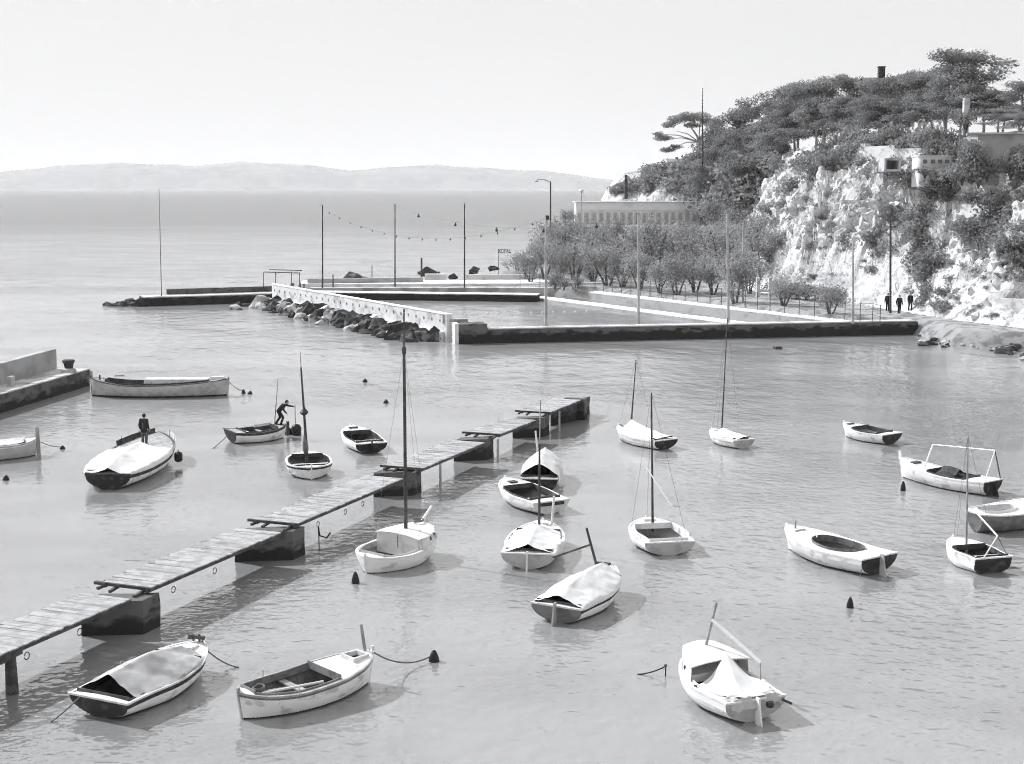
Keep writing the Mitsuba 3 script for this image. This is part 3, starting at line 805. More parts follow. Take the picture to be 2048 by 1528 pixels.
for nm, a, b_ in (('leaf_pine', .30, .20), ('leaf_tamarisk', .36, .26), ('leaf_scrub', .31, .20)):
    scene[nm] = {'type': 'principledthin', 'base_color': blotch(a, b_, 3.0), 'roughness': .8, 'diff_trans': 1.0, 'spec_trans': 0.0}
mat('bark', 0.10, 0.9, 0.1)
mat('bark_pale', 0.30, 0.9, 0.1)

# ------------------------------------------------------------------ the wooden jetty on concrete piers
PA, PB = np.array([-14.59, 38.46]), np.array([4.42, 87.5])
PD = (PB - PA) / np.linalg.norm(PB - PA); PN = np.array([-PD[1], PD[0]])
PLEN = float(np.linalg.norm(PB - PA))


def jet(s_, w, z):
    """A point of the jetty: s_ metres from its near end along the right edge, w metres to the left."""
    q = PA + PD * s_ + PN * w
    return np.array([q[0], q[1], z])


def jet_s(px, z):
    """How far along the jetty's right edge the photograph's column px lies."""
    d = (px - 1024) / 2800.0
    lo, hi = -8.0, 70.0
    for _ in range(40):
        m_ = (lo + hi) / 2
        q = jet(m_, 0, z); f = q[1] * math.cos(PITCH) - (z - CAM_H) * math.sin(PITCH)
        lo, hi = (m_, hi) if q[0] / f < d else (lo, m_)
    return lo


J = thing('jetty', 'long narrow plank jetty on concrete piers running from the lower left', 'jetty')
DECK_Z, DECK_W = 1.30, 1.86
starts = [-6.0, jet_s(300, 1.3), jet_s(593, 1.3), jet_s(845, 1.3), jet_s(1000, 1.3), jet_s(1100, 1.3)]
stops = [jet_s(258, 1.3), jet_s(560, 1.3), jet_s(805, 1.3), jet_s(968, 1.3), jet_s(1070, 1.3), PLEN - .15]
r2 = np.random.default_rng(5)
for i, (s0, s1) in enumerate(zip(starts, stops)):
    tilt0, tilt1 = (.07, -.01)                                   # a section's near end lies on the end of the one before
    zt = lambda s_: DECK_Z + tilt0 + (tilt1 - tilt0) * (s_ - s0) / (s1 - s0)
    mb = MB()
    for w in (.06, DECK_W - .06):
        mb.bar(jet(s0 - .1, w, zt(s0) - .09), jet(s1 + .1, w, zt(s1) - .09), .11, .13)
    mb.bar(jet(s0, -.1, zt(s0) - .04), jet(s0, DECK_W + .35, zt(s0) - .04), .14, .10)
    mb.bar(jet(s0 - .3, DECK_W + .02, zt(s0) - .14), jet(s0 + .5, DECK_W + .02, zt(s0) - .11), .10, .09)
    mb.bar(jet(s0 - .55, .25, zt(s0) - .18), jet(s0 + .3, .25, zt(s0) - .10), .10, .09)
    mb.bar(jet(s0 - .35, DECK_W - .5, zt(s0) - .18), jet(s0 + .3, DECK_W - .5, zt(s0) - .10), .10, .09)
    P = part(J, 'deck_section', mb, 'dark_wood')
    n = int((s1 - s0) / .215)
    for k in range(n):
        sa = s0 + (k + .5) * (s1 - s0) / n
        e0, e1 = r2.normal(0, .015), r2.normal(0, .05); dz = r2.normal(0, .005)
        part(P, 'plank', MB().bar(jet(sa, -.04 + e0, zt(sa) + dz), jet(sa + r2.normal(0, .01), DECK_W + .05 + e1, zt(sa) + dz + r2.normal(0, .006)), .211, .04),
             ('grey_wood', 'plank_pale', 'plank_dark', 'grey_wood')[r2.integers(4)])
mat('plank_pale', blotch(0.36, 0.28, 0.4), 0.85, 0.15)
mat('plank_dark', blotch(0.29, 0.21, 0.4), 0.85, 0.15)


def rough_box(a, b_, w0, w1, z0, z1, cell=.22, amp=.05, seed=0):
    """A weathered concrete block along the jetty or a wall: a box whose faces are cut up and dented."""
    c = [np.array([*q, z]) for z in (z0, z1) for q in (a + w0, b_ + w0, b_ + w1, a + w1)]
    mb = MB()
    for i0, i1, i2, i3 in ((0, 1, 5, 4), (1, 2, 6, 5), (2, 3, 7, 6), (3, 0, 4, 7), (4, 5, 6, 7)):
        A, B_, C, D_ = c[i0], c[i1], c[i2], c[i3]
        nu, nv = max(2, int(np.linalg.norm(B_ - A) / cell)), max(2, int(np.linalg.norm(D_ - A) / cell))
        u, v = np.linspace(0, 1, nu + 1)[:, None, None], np.linspace(0, 1, nv + 1)[None, :, None]
        mb.grid(A * (1 - u) * (1 - v) + B_ * u * (1 - v) + C * u * v + D_ * (1 - u) * v)
    for k in range(len(mb.v)):
        for ax in range(3):
            mb.v[k][:, ax] += amp * 2 * (meshkit.fbm(mb.v[k] / .55 + 13.7 * ax + seed, 3, ax) - .5)
    return mb


for i, (x0, y0, x1, y1) in enumerate(((163, 1272, 287, 1269), (470, 1124, 586, 1120), (747, 994, 826, 991), (908, 923, 974, 920), (1025, 877, 1088, 874), (1101, 852, 1150, 842))):
    a, e = at(x0, y0, 0)[:2], at(x1, y1, 0)[:2]
    part(J, 'pier', rough_box(a, e, PD * 0, PD * (.95 if i < 5 else 3.0), -.6, 1.15, seed=i * 3), 'concrete_weed', 30)
part(J, 'end_block', rough_box(PA + PD * (PLEN - .25), PA + PD * (PLEN + .35), PN * -.25, PN * (DECK_W * .6), -.5, 1.34, seed=9), 'concrete_weed', 30)
s_ = jet_s(26, 1.2)
part(J, 'pile', MB().tube([jet(s_, .1, -.5), jet(s_, .1, 1.2)], [.20, .15], 10), 'dark_wood', 50)
part(J, 'pile_cap', MB().bar(jet(s_ - .5, .12, 1.1), jet(s_ + .4, .12, 1.15), .25, .14), 'dark_wood')
for x in (1118, 995, 880):
    s_ = jet_s(x, 1.0)
    part(J, 'prop', MB().tube([jet(s_, -.02, -.3), jet(s_, -.02, 1.2)], [.07, .06], 7), 'pole_pale', 50)
for x in (46, 152, 340, 423, 518, 630, 685, 720, 826):
    s_ = jet_s(x, 1.2); c = jet(s_, -.13, 1.02)
    w = np.linspace(0, 2 * np.pi, 15)
    t3 = np.array([PD[0], PD[1], 0])
    part(J, 'mooring_ring', MB().tube([c + t3 * .11 * math.cos(a) + np.array([0, 0, .11 * math.sin(a)]) for a in w], .016, 5), 'iron', 50)
c = jet(jet_s(630, 1.2), -.15, .9)
single('hanging_rope', MB().tube([c, c + [.05, -.02, -.35], c + [.35, -.1, -.42], c + [.5, -.15, -.2]], .035, 5).tube([c + [0, 0, -.1], c + [.02, 0, -.95]], .022, 5), 'dark_rope', 'dark looped rope hanging from a ring of the plank jetty', 'rope', smooth=True)

# ------------------------------------------------------------------ the quay at the left
Q0, Q1 = np.array([-35.6, 75.0]), np.array([-31.35, 103.0])
qd = (Q1 - Q0) / np.linalg.norm(Q1 - Q0); qn = np.array([-qd[1], qd[0]])
mb = rough_box(Q0, Q1, qn * 0, qn * 5.5, -.6, 1.2, .35, .05, 3)
K = thing('stone_quay', 'stone quay with a weedy dark face at the left edge of the picture', 'quay')
part(K, 'quay_body', mb, 'concrete_weed', 30)
m_ = MB()
for k in range(24):
    a = Q0 + qd * (k * 1.18 + .01); e = a + qd * 1.14
    part(K, 'coping_stone', rough_box(a, e, qn * -.03, qn * .75, 1.19, 1.27 + .02 * math.sin(k * 2.3), .4, .02, k), 'concrete')
part(K, 'paving', MB().prism([Q0 + qn * .76, Q1 + qn * .76, Q1 + qn * 5.4, Q0 + qn * 5.4], 1.18, 1.262), 'concrete')
WA, WB = np.array([-36.4, 78.0]), np.array([-33.75, 103.0])
wn = qn * .6
wallk = thing('quay_wall', 'high grey parapet wall along the left quay, ending before the bollard', 'wall')
part(wallk, 'wall_body', rough_box(WA, WB, qn * 0, wn, 1.20, 2.74, .4, .025, 5), 'grey_render', 30)
part(wallk, 'buttress', rough_box(WA + qd * 15.6, WA + qd * 16.1, qn * -.35, qn * .0, 1.2, 1.95, .3, .02, 2), 'concrete')
c = at(138, 745, 1.24)
bo = thing('bollard', 'black mushroom shaped iron bollard at the end of the left quay', 'bollard')
part(bo, 'head', MB().lathe([(.001, .95), (.42, .93), (.46, .84), (.34, .62), (.30, .35), (.3, .3)], c, 16), 'iron', 50)
part(bo, 'plinth', MB().lathe([(.30, .32), (.5, .26), (.56, 0), (.6, -.06)], c, 12), 'concrete', 40)

# ------------------------------------------------------------------ bathing basin: walls, walks, terraces
def wall_line(key, name, a, b_, thick, z0, z1, m, cell=.6, amp=.06, seed=0, side=1):
    a, b_ = np.asarray(a[:2], float), np.asarray(b_[:2], float)
    d = (b_ - a) / np.linalg.norm(b_ - a); n_ = np.array([-d[1], d[0]]) * side
    return part(key, name, rough_box(a, b_, n_ * 0, n_ * thick, z0, z1, cell, amp, seed), m, 30)


N0, N1 = at(915, 688, 0), at(1835, 669, 0)
pw = thing('pool_wall', 'long low dark faced harbour wall closing the bathing basin towards the boats', 'wall')
wall_line(pw, 'wall_body', N0, N1, 1.5, -.8, 1.32, 'wall_weed', .5, .07)
nd = (N1 - N0)[:2] / np.linalg.norm((N1 - N0)[:2]); nn = np.array([-nd[1], nd[0]])
k_ = 0
for k in range(30):
    a = N0[:2] + nd * (2.9 + k * 1.45); e = a + nd * 1.41
    if (e - N0[:2]) @ nd < np.linalg.norm((N1 - N0)[:2]):
        part(pw, 'coping_slab', rough_box(a, e, nn * -.06, nn * 1.5, 1.31, 1.42, .5, .015, k), 'concrete')
hb = thing('corner_block', 'thick dark concrete block with steps at the near corner of the basin wall', 'wall')
part(hb, 'block', rough_box(N0[:2] + nd * .1, N0[:2] + nd * 2.8, nn * -.12, nn * 2.2, -.8, 1.86, .4, .06, 4), 'wall_weed', 30)
part(hb, 'end_pillar', rough_box(N0[:2] - nd * .28, N0[:2] + nd * .08, nn * -.2, nn * 1.2, -.8, 1.95, .35, .03, 5), 'concrete_pale', 30)
part(hb, 'step', MB().bar(np.append(N0[:2] - nd * .5 + nn * 2.4, 2.02), np.append(N0[:2] + nd * 1.3 + nn * 2.4, 2.02), .9, .28), 'grey_render')
part(hb, 'post', MB().bar(np.append(N0[:2] - nd * 1.1 + nn * 2.6, 2.2), np.append(N0[:2] - nd * .4 + nn * 2.6, 2.2), .7, .9), 'grey_render')

# the white parapet with its round scuppers
W0, W1 = np.array([-29.6, 175.6]), np.array([-5.75, 133.0])
wd = (W1 - W0) / np.linalg.norm(W1 - W0); wn_ = np.array([wd[1], -wd[0]])           # towards the harbour
wl = float(np.linalg.norm(W1 - W0))
pk = thing('white_parapet', 'white wall with a row of round holes above the tumbled boulders', 'wall')
bodym = m3.Manifold.cube([wl, .55, 3.3]).translate([0, 0, -.7])
for k in range(27):
    x = 1.0 + k * (wl - 2.4) / 26
    bodym = bodym - m3.Manifold.cylinder(.8, .20, .20, 14).rotate([90, 0, 0]).translate([x, .62 + .2, 1.92])
    bodym = bodym - m3.Manifold.cube([.012, .02, 3.4]).translate([x + .8, .54, -.7])
g = bodym.to_mesh(); v = np.array(g.vert_properties[:, :3]); f = np.array(g.tri_verts)
Rw = np.eye(4); Rw[:2, 0] = wd; Rw[:2, 1] = wn_; Rw[:2, 3] = W0
part(pk, 'wall_body', MB().add(v @ Rw[:3, :3].T + Rw[:3, 3], f), 'whitewash')
part(pk, 'cap', rough_box(W0 - wd * .05, W1 + wd * .02, wn_ * .62, wn_ * -.06, 2.598, 2.68, .8, .012, 1), 'white_pavement')
part(pk, 'footing', rough_box(W0 + wd * .5, W1 - wd * .5, wn_ * .56, wn_ * 1.05, -.5, .95, .5, .12, 8), 'whitewash', 30)

r3 = np.random.default_rng(11)
PLACE = {}


def boulder(c, s, m, seed, label, group, name='boulder'):
    pts = r3.normal(size=(16, 3)); pts /= np.linalg.norm(pts, axis=1, keepdims=True)
    pts *= (0.75 + .35 * r3.random((16, 1)))
    R = trimesh.transformations.random_rotation_matrix(r3.random(3))[:3, :3]
    h = trimesh.Trimesh((pts @ R.T) * np.asarray(s)).convex_hull
    h = h.subdivide().subdivide()
    v = np.array(h.vertices)
    v += .16 * min(s) * (np.stack([meshkit.fbm(v / (.45 * min(s)) + seed * 3.1 + 9 * a, 3, a) for a in range(3)], -1) - .5) * 2
    PLACE[single(name, MB().add(v + np.asarray(c), h.faces), m, label, 'boulder', group)] = np.asarray(c)


k = 0
for row, (off, zc, s0) in enumerate(((1.5, .60, 1.15), (2.7, .30, 1.25), (3.9, -.05, 1.0))):
    for x in np.arange(1.5, wl - .6, 1.75 + .25 * row):
        j = r3.normal(0, .35, 2)
        q = W0 + wd * (x + j[0]) + wn_ * (off + j[1] * .7)
        s_ = s0 * np.array([1.0, .75, .75]) * (.7 + .6 * r3.random())
        pale = r3.random() < .22
        boulder([q[0], q[1], zc + r3.normal(0, .15)], s_, 'pale_rock' if pale else 'dark_rock', k,
                'pale boulder' if pale else 'dark wet boulder',
                'pale boulders below the parapet' if pale else 'dark boulders below the parapet')
        k += 1
for i, x in enumerate((14.5, 19.5, 23.0, 33.0, 40.5)):
    a = W0 + wd * x + wn_ * .9; e = W0 + wd * (x + .5) + wn_ * 4.4
    single('slanting_slab', MB().bar([*a, 1.25], [*e, -.35], .55 + .15 * (i % 2), .35), 'whitewash', 'pale concrete slab slanting down the boulders into the water', 'slab', 'slanting slabs below the parapet')

# outer jetty
O0, O1 = at(288, 613, 0), at(560, 604, 0)
oj = thing('outer_jetty', 'low dark stone jetty with a pale top reaching left into the open sea', 'jetty')
wall_line(oj, 'jetty_body', O0, O1, 3.6, -.8, 1.05, 'wall_weed', .6, .10, 2)
od = (O1 - O0)[:2] / np.linalg.norm((O1 - O0)[:2]); on = np.array([-od[1], od[0]])
part(oj, 'paving', rough_box(O0[:2] + od * .1, O1[:2], on * -.05, on * 3.5, 1.04, 1.16, .7, .02, 4), 'concrete')
part(oj, 'low_wall', rough_box(O0[:2] + od * 3.4, O1[:2], on * 3.0, on * 3.5, 1.15, 1.85, .6, .04, 6), 'concrete_weed', 30)
for i in range(16):
    c = O0 + [-.2 - 4.6 * (i / 15.0) + r3.normal(0, .3), 1.2 + r3.normal(0, .8), .35 + .35 * math.sin(i * 1.3) * (i < 12) - .04 * i]
    boulder(c, np.array([1.0, .8, .7]) * (.75 + .4 * r3.random()), 'dark_rock', 50 + i, 'dark heaped boulder', 'boulders at the outer jetty end')
for i in range(14):
    c = at(478 + i * 8 + r3.normal(0, 3), 612 + r3.normal(0, 4), .1)
    boulder(c, np.array([.9, .7, .6]) * (.6 + .5 * r3.random()), 'pale_rock' if i % 3 == 0 else 'dark_rock', 70 + i, 'low boulder at the jetty root', 'boulders beside the outer jetty')

# inner walls, walks and the sea terrace
I0, I1 = at(592, 598, 0), at(1074, 604, 0)
ib = thing('basin_back_wall', 'dark weedy back wall of the bathing basin under a pale walk', 'wall')
wall_line(ib, 'wall_body', I0, I1, 2.6, -.8, .86, 'wall_weed', .6, .08, 12)
idd = (I1 - I0)[:2] / np.linalg.norm((I1 - I0)[:2]); inn = np.array([-idd[1], idd[0]])
part(ib, 'paving', rough_box(I0[:2], I1[:2], inn * -.06, inn * 2.6, .85, .96, .8, .02, 3), 'concrete_pale')
for (a, e, z0, z1, th, m, lab) in (((620, 580), (1235, 580), .85, 1.15, 2.4, 'concrete', 'second pale step of the terrace behind the basin'),
                                   ((596, 576), (1225, 574), 1.0, 1.55, 7.5, 'concrete_pale', 'broad pale concrete terrace behind the basin under the tall poles'),
                                   ((615, 568), (846, 565), 1.5, 2.2, .6, 'grey_render', 'low dark grey wall on the terrace between the left poles')):
    key = thing('terrace', lab, 'terrace') if z1 < 2 else thing('terrace_wall', lab, 'wall')
    wall_line(key, 'slab' if z1 < 2 else 'wall_body', at(*a, z0), at(*e, z0), th, -.8 if z1 < 1.8 else z0, z1, m, .8, .03, 4)


def walk(name, label, far, near, z, w, m):
    a, e = at(*far, z)[:2], at(*near, z)[:2]
    d = (e - a) / np.linalg.norm(e - a); n_ = np.array([-d[1], d[0]])
    key = thing(name, label, 'walkway')
    L = float(np.linalg.norm(e - a)); n = int(L / 2.4)
    part(key, 'base', MB().prism([a - n_ * w / 2, e - n_ * w / 2, e + n_ * w / 2, a + n_ * w / 2], -.8, z - .1), 'grey_render')
    for k in range(n):
        p0, p1 = a + d * (L * k / n + .02), a + d * (L * (k + 1) / n - .02)
        part(key, 'slab', rough_box(p0, p1, n_ * -w / 2, n_ * w / 2, z - .11, z + .015 * ((k * 7) % 3 - 1), .9, .012, k), m)


walk('basin_walkway', 'white walkway slanting between the two basins, nearer of the two', (1075, 593), (1478, 645), .36, 2.0, 'white_pavement')
walk('basin_walkway', 'white walkway slanting along the fence, farther of the two', (1188, 583), (1700, 643), 1.02, 1.8, 'white_pavement')
for i in range(12):
    c = at(931 + i * 22.0, 629 - i * .5, 0)
    single('lane_float', MB().lathe([(.001, -.08), (.13, 0), (.11, .12), (.001, .17)], c, 8), 'white_paint', 'small white float of the row across the bathing basin', 'float', 'lane floats in the basin', True)

# ------------------------------------------------------------------ headland
def curve_distance(P, C):
    """Distance of the points (n, 2) to the polyline C, positive on the side to the right of its direction; and how far along it."""
    best, sign, along = np.full(len(P), 1e9), np.ones(len(P)), np.zeros(len(P))
    at_ = 0.0
    for a, e in zip(C[:-1], C[1:]):
        d = e - a; L = np.linalg.norm(d)
        t = np.clip(((P - a) @ d) / (L * L), 0, 1)
        q = a + t[:, None] * d
        dist = np.linalg.norm(P - q, axis=1)
        cr = d[0] * (P[:, 1] - a[1]) - d[1] * (P[:, 0] - a[0])
        m_ = dist < best - 1e-9
        best[m_], sign[m_], along[m_] = dist[m_], np.where(cr[m_] < 0, 1, -1), at_ + t[m_] * L
        at_ += L
    return best * sign, along


BASE = np.array([[72, 98], [58, 117], [48.8, 132.5], [44.8, 140], [42.8, 150], [40.2, 159], [37.0, 166], [33.6, 172], [31.6, 180], [31.5, 190], [33.5, 210], [37, 235], [38, 258], [33, 272], [24, 281], [17.5, 291], [16, 310], [24, 340], [60, 385.0]])
COAST = np.array([[72, 90], [58, 108], [47.5, 126], [43.5, 128.2], [41.0, 130.5], [40.8, 138.2], [39.2, 142.2], [34.2, 142.4], [11.6, 186], [6, 189], [-1, 192.5], [2, 203], [3, 225], [7, 250], [9.5, 268], [10.5, 285], [10, 310], [20, 345], [60, 395.0]])
RISE = PchipInterpolator([-500, 0, .6, 2.5, 5.0, 7.5, 10, 16, 24, 45, 90, 300], [0, 0, .9, 5.6, 12.0, 16.6, 18.0, 18.6, 19.4, 21.5, 24.5, 27])


def ground(P):
    P = np.asarray(P, float)
    wob = meshkit.fbm(np.stack([P[:, 0] / 7, P[:, 1] / 7, 0 * P[:, 0]], -1), 4, 2) - .5
    d, _ = curve_distance(P, BASE)
    c, _ = curve_distance(P, COAST)
    y = P[:, 1]
    zb = 1.4 + np.interp(y, [150, 203, 222, 248, 254], [0, 0, 1.6, 6.2, 6.4])
    top = 19.6 - 1.5 * np.clip((y - 262) / 30, 0, 1) - 3.6 * np.clip((166 - y) / 10, 0, 1)
    de = d * (1 - .42 * np.clip((160 - y) / 14, 0, 1)) + 5.0 * wob * np.clip(d / 3, 0, 1)
    hill = RISE(de) * (top - zb) / 18.2
    shore = np.clip((c + 1.6 * wob) / 1.6, -1, 1)
    z = np.where(shore < 0, shore * 2.0, zb * np.clip(shore, 0, 1) ** .7)
    return z + hill + .25 * wob * np.clip(c / 3, 0, 1), d, c


GS = .33
gx, gy = np.arange(-4, 112, GS), np.arange(86, 396, GS)
X, Y = np.meshgrid(gx, gy, indexing='ij')
Z, Dd, Cc = [a.reshape(X.shape) for a in ground(np.stack([X.ravel(), Y.ravel()], -1))]
V = np.stack([X, Y, Z], -1)
du, dv = np.gradient(V, axis=0), np.gradient(V, axis=1)
Nn = np.cross(du, dv); Nn /= np.linalg.norm(Nn, axis=-1, keepdims=True)
slope = np.clip((1 - Nn[..., 2] - .08) / .3, 0, 1)


def facets(P, cell, seed):
    """Blocks of rock: a random number per cell of a tilted, warped lattice."""
    P = P + .35 * cell * (np.stack([meshkit.fbm(P / cell * .8 + 7 * a + seed, 2, seed + a) for a in range(3)], -1) - .5) * 2
    R = trimesh.transformations.euler_matrix(.5 + seed, .9 + .3 * seed, .35)[:3, :3]
    q = np.floor(P @ R.T / (cell * np.array([1.5, .8, .75]))).astype(np.int64)
    h = (q[..., 0] * 374761393 + q[..., 1] * 668265263 + q[..., 2] * 2147483647 + seed * 144665) & 0xFFFFFFFF
    h = ((h ^ (h >> 13)) * 1274126177) & 0xFFFFFFFF
    return ((h ^ (h >> 16)) & 0xFFFFFF) / 16777215.0


amp = slope * np.clip(Dd / 1.5, 0, 1) * (.45 + .55 * np.clip((Z - 6.5) / 3, 0, 1))
HZ = V[..., 2].copy()


def rock_shape(P, hz):
    """How far the rock stands out: broad bulges, beds and joints that step, blocks."""
    bed = P @ np.array([.50, .34, .80]) / 1.7 + .9 * meshkit.fbm(P / 6.0, 3, 21)
    joint = P @ np.array([-.62, .66, .42]) / 2.3 + .8 * meshkit.fbm(P / 5.0 + 9, 3, 23)
    out = .50 * (bed - np.floor(bed) - .5) + .45 * (joint - np.floor(joint) - .5)
    out += 2.8 * (meshkit.fbm(P / np.array([5.5, 5.5, 6.0]), 3, 8) - .5) + 1.0 * (facets(P, 2.6, 1) - .5) + .36 * (facets(P, 1.25, 2) - .5) + .12 * (facets(P, .65, 3) - .5)
    gul = np.abs(meshkit.fbm(P / np.array([4.6, 4.6, 8.0]) + 31, 3, 14) - .5)
    return (out - 1.1 * np.exp(-(gul / .03) ** 2)) * (.16 + .84 * np.clip((hz - 6.5) / 3 + np.clip((153 - P[..., 1]) / 8, 0, .5), 0, 1))


# the cliff as a sheet of its own, cut evenly up its face
kk = np.concatenate([[0], np.cumsum(np.linalg.norm(np.diff(BASE[1:13], axis=0), axis=1))])
bx, by = PchipInterpolator(kk, BASE[1:13, 0]), PchipInterpolator(kk, BASE[1:13, 1])
ss = np.arange(0, kk[-1], .27)
dd = np.linspace(-.8, 15, 800)
arc = np.concatenate([[0], np.cumsum(np.hypot(np.diff(dd), np.diff(RISE(dd))))])
ds = np.interp(np.arange(0, arc[-1], .27), arc, dd)
tx, ty = bx.derivative()(ss), by.derivative()(ss)
tn = np.stack([ty, -tx], -1) / np.hypot(tx, ty)[:, None]
tn = np.stack([np.convolve(np.pad(tn[:, k], 40, 'edge'), np.ones(81) / 81, 'valid') for k in range(2)], -1); tn /= np.linalg.norm(tn, axis=1, keepdims=True)
CX, CY = bx(ss)[:, None] + tn[:, :1] * ds, by(ss)[:, None] + tn[:, 1:] * ds
cz, cd, cc = [q.reshape(CX.shape) for q in ground(np.stack([CX.ravel(), CY.ravel()], -1))]
CV = np.stack([CX, CY, cz], -1)
cn = np.cross(np.gradient(CV, axis=0), np.gradient(CV, axis=1)); cn /= np.linalg.norm(cn, axis=-1, keepdims=True) + 1e-9
cn *= np.sign(cn[..., 2:] + 1e-9)
fade = np.clip((ds + .8) / 1.2, 0, 1) * np.clip((15 - ds) / 4, 0, 1) * np.ones(len(ss))[:, None]
for side_ in (ss, ss[::-1] * 0 + (ss[-1] - ss)): fade = fade * np.clip(side_ / 4, 0, 1)[:, None]
CV = CV + cn * (rock_shape(CV, cz) * fade - .35 * (1 - fade))[..., None]
under = np.clip((Dd + .3) / 1.2, 0, 1) * np.clip((14 - Dd) / 3, 0, 1) * ((Y > 119) & (Y < 236))
V = V - Nn * (1.6 * under)[..., None]
V[..., 2] += .10 * (meshkit.fbm(V / .9, 3, 3) - .5) * np.clip(Cc, 0, 1) * (1 - slope)
V = V + Nn * (np.clip(slope, 0, 1) * (1 - under) * np.clip(Dd / 1.5, 0, 1) * 1.6 * (meshkit.fbm(V / 3.0, 4, 8) - .5))[..., None]
keep = (Cc > -3.0)
a_, b_ = V.shape[:2]
i, j = np.meshgrid(np.arange(a_ - 1), np.arange(b_ - 1), indexing='ij')
ok = (keep[:-1, :-1] | keep[1:, 1:])
q = np.stack([i * b_ + j, (i + 1) * b_ + j, (i + 1) * b_ + j + 1, i * b_ + j + 1], -1)
rocky = ((slope[:-1, :-1] + slope[1:, 1:]) > .25) & ok & (Dd[:-1, :-1] > .2)
qq = q[ok & ~rocky].reshape(-1, 4)


def compact(v, f):
    f = np.vstack([f[:, [0, 1, 2]], f[:, [0, 2, 3]]])
    u, inv = np.unique(f, return_inverse=True)
    return v[u], inv.reshape(f.shape)


VV = V.reshape(-1, 3)
structure('terrain', MB().add(*compact(VV, q[rocky].reshape(-1, 4))), 'limestone')
structure('cliff', MB().grid(CV), 'limestone')
structure('ground', MB().add(*compact(VV, qq)), 'sandy_ground', True)


def zg(x, y):
    fx, fy = (x - gx[0]) / GS, (y - gy[0]) / GS
    i, j = int(np.clip(fx, 0, a_ - 2)), int(np.clip(fy, 0, b_ - 2))
    return float(HZ[i, j])


def hit(px, py, d0=95.0, d1=380.0):
    """Where the line of sight through a spot of the photograph meets the headland."""
    for D in np.arange(d0, d1, .35):
        p = at(px, py, D=D)
        if gx[0] < p[0] < gx[-1] and p[2] <= zg(p[0], p[1]): return p
    return None



# blocks of rock standing out of the cliff, each a piece of its own
def cliff_rocks(n, box, smin, smax, seed):
    r = np.random.default_rng(seed)
    shapes = []
    for k in range(10):
        pts = r.normal(size=(9, 3)); pts /= np.abs(pts).max(axis=1, keepdims=True) ** .8
        h = trimesh.Trimesh(pts * [1.25, .8, .7]).convex_hull
        shapes.append(mikit.ply(MB().tm(h).get(), 'limestone'))
    done = 0
    while done < n:
        x, y = r.uniform(box[0], box[1]), r.uniform(box[2], box[3])
        p = hit(x, y, 118, 210)
        if p is None: continue
        i, j = int((p[0] - gx[0]) / GS), int((p[1] - gy[0]) / GS)
        if slope[i, j] < .75: continue
        s = smin * (smax / smin) ** (r.random() ** 1.6)
        e = trimesh.transformations.euler_matrix(r.normal(.5, .35), r.normal(.7, .3), r.random() * 6.28)
        Mt = np.eye(4); Mt[:3, :3] = e[:3, :3] * s; Mt[:3, 3] = np.asarray(p) - Nn[i, j] * s * .12
        scene[numbered('cliff__rock')] = {**shapes[int(r.integers(10))], 'to_world': T(Mt)}
        done += 1


cliff_rocks(130, (1500, 1840, 310, 490), .25, .75, 4)
cliff_rocks(40, (1840, 2040, 520, 640), .3, 1.0, 5)

# rocks at the shore on the right
for (x, y, s_, n) in ((1858, 686, .6, 4), (1880, 687, .45, 3), (1915, 684, .8, 4), (1940, 680, .9, 5), (1965, 688, .6, 4), (1990, 694, .45, 3), (2020, 700, .9, 6), (2044, 714, .6, 3)):
    for k in range(n):
        c = at(x + r3.normal(0, 9), y + r3.normal(0, 3), .12)
        boulder(c, np.array([1.0, .8, .62]) * s_ * (.6 + .6 * r3.random()), 'dark_rock' if r3.random() < .75 else 'pale_rock', 100 + k + x, 'shore rock', 'rocks on the right shore')
for k in range(46):
    x = r3.uniform(1836, 2052)
    yc = np.interp(x, [1836, 1870, 1900, 1960, 2000, 2052], [674, 686, 690, 690, 698, 716]) + r3.normal(-1.5, 3.5)
    boulder(at(x, yc, .05), np.array([1.0, .8, .6]) * (.14 + .30 * r3.random() ** 2), 'dark_rock' if r3.random() < .55 else 'pale_rock', 200 + k, 'small shore stone', 'small stones on the right shore')
for (x, y, s_) in ((700, 564, 1.5), (722, 566, 1.1), (744, 566, .8), (688, 567, .9), (852, 549, 1.3), (862, 552, .9), (840, 552, .7), (946, 546, 1.0), (986, 541, .8), (903, 558, .7)):
    c = at(x, y, 1.2)
    boulder(c + [0, 6, 0], np.array([1.3, .9, .75]) * s_, 'dark_rock', 300 + x, 'dark rounded rock behind the terrace', 'rocks behind the terrace')
single('slab_wall', MB().bar(at(850, 556, 1.5), at(893, 556, 1.5), 1.0, 1.2), 'concrete_pale', 'pale concrete slab wall on the terrace right of the low dark wall', 'wall')
single('slab_wall', MB().bar(at(932, 556, 1.5), at(1090, 556, 1.5), .6, 1.1), 'concrete_pale', 'long low pale wall behind the poles left of the trees', 'wall')

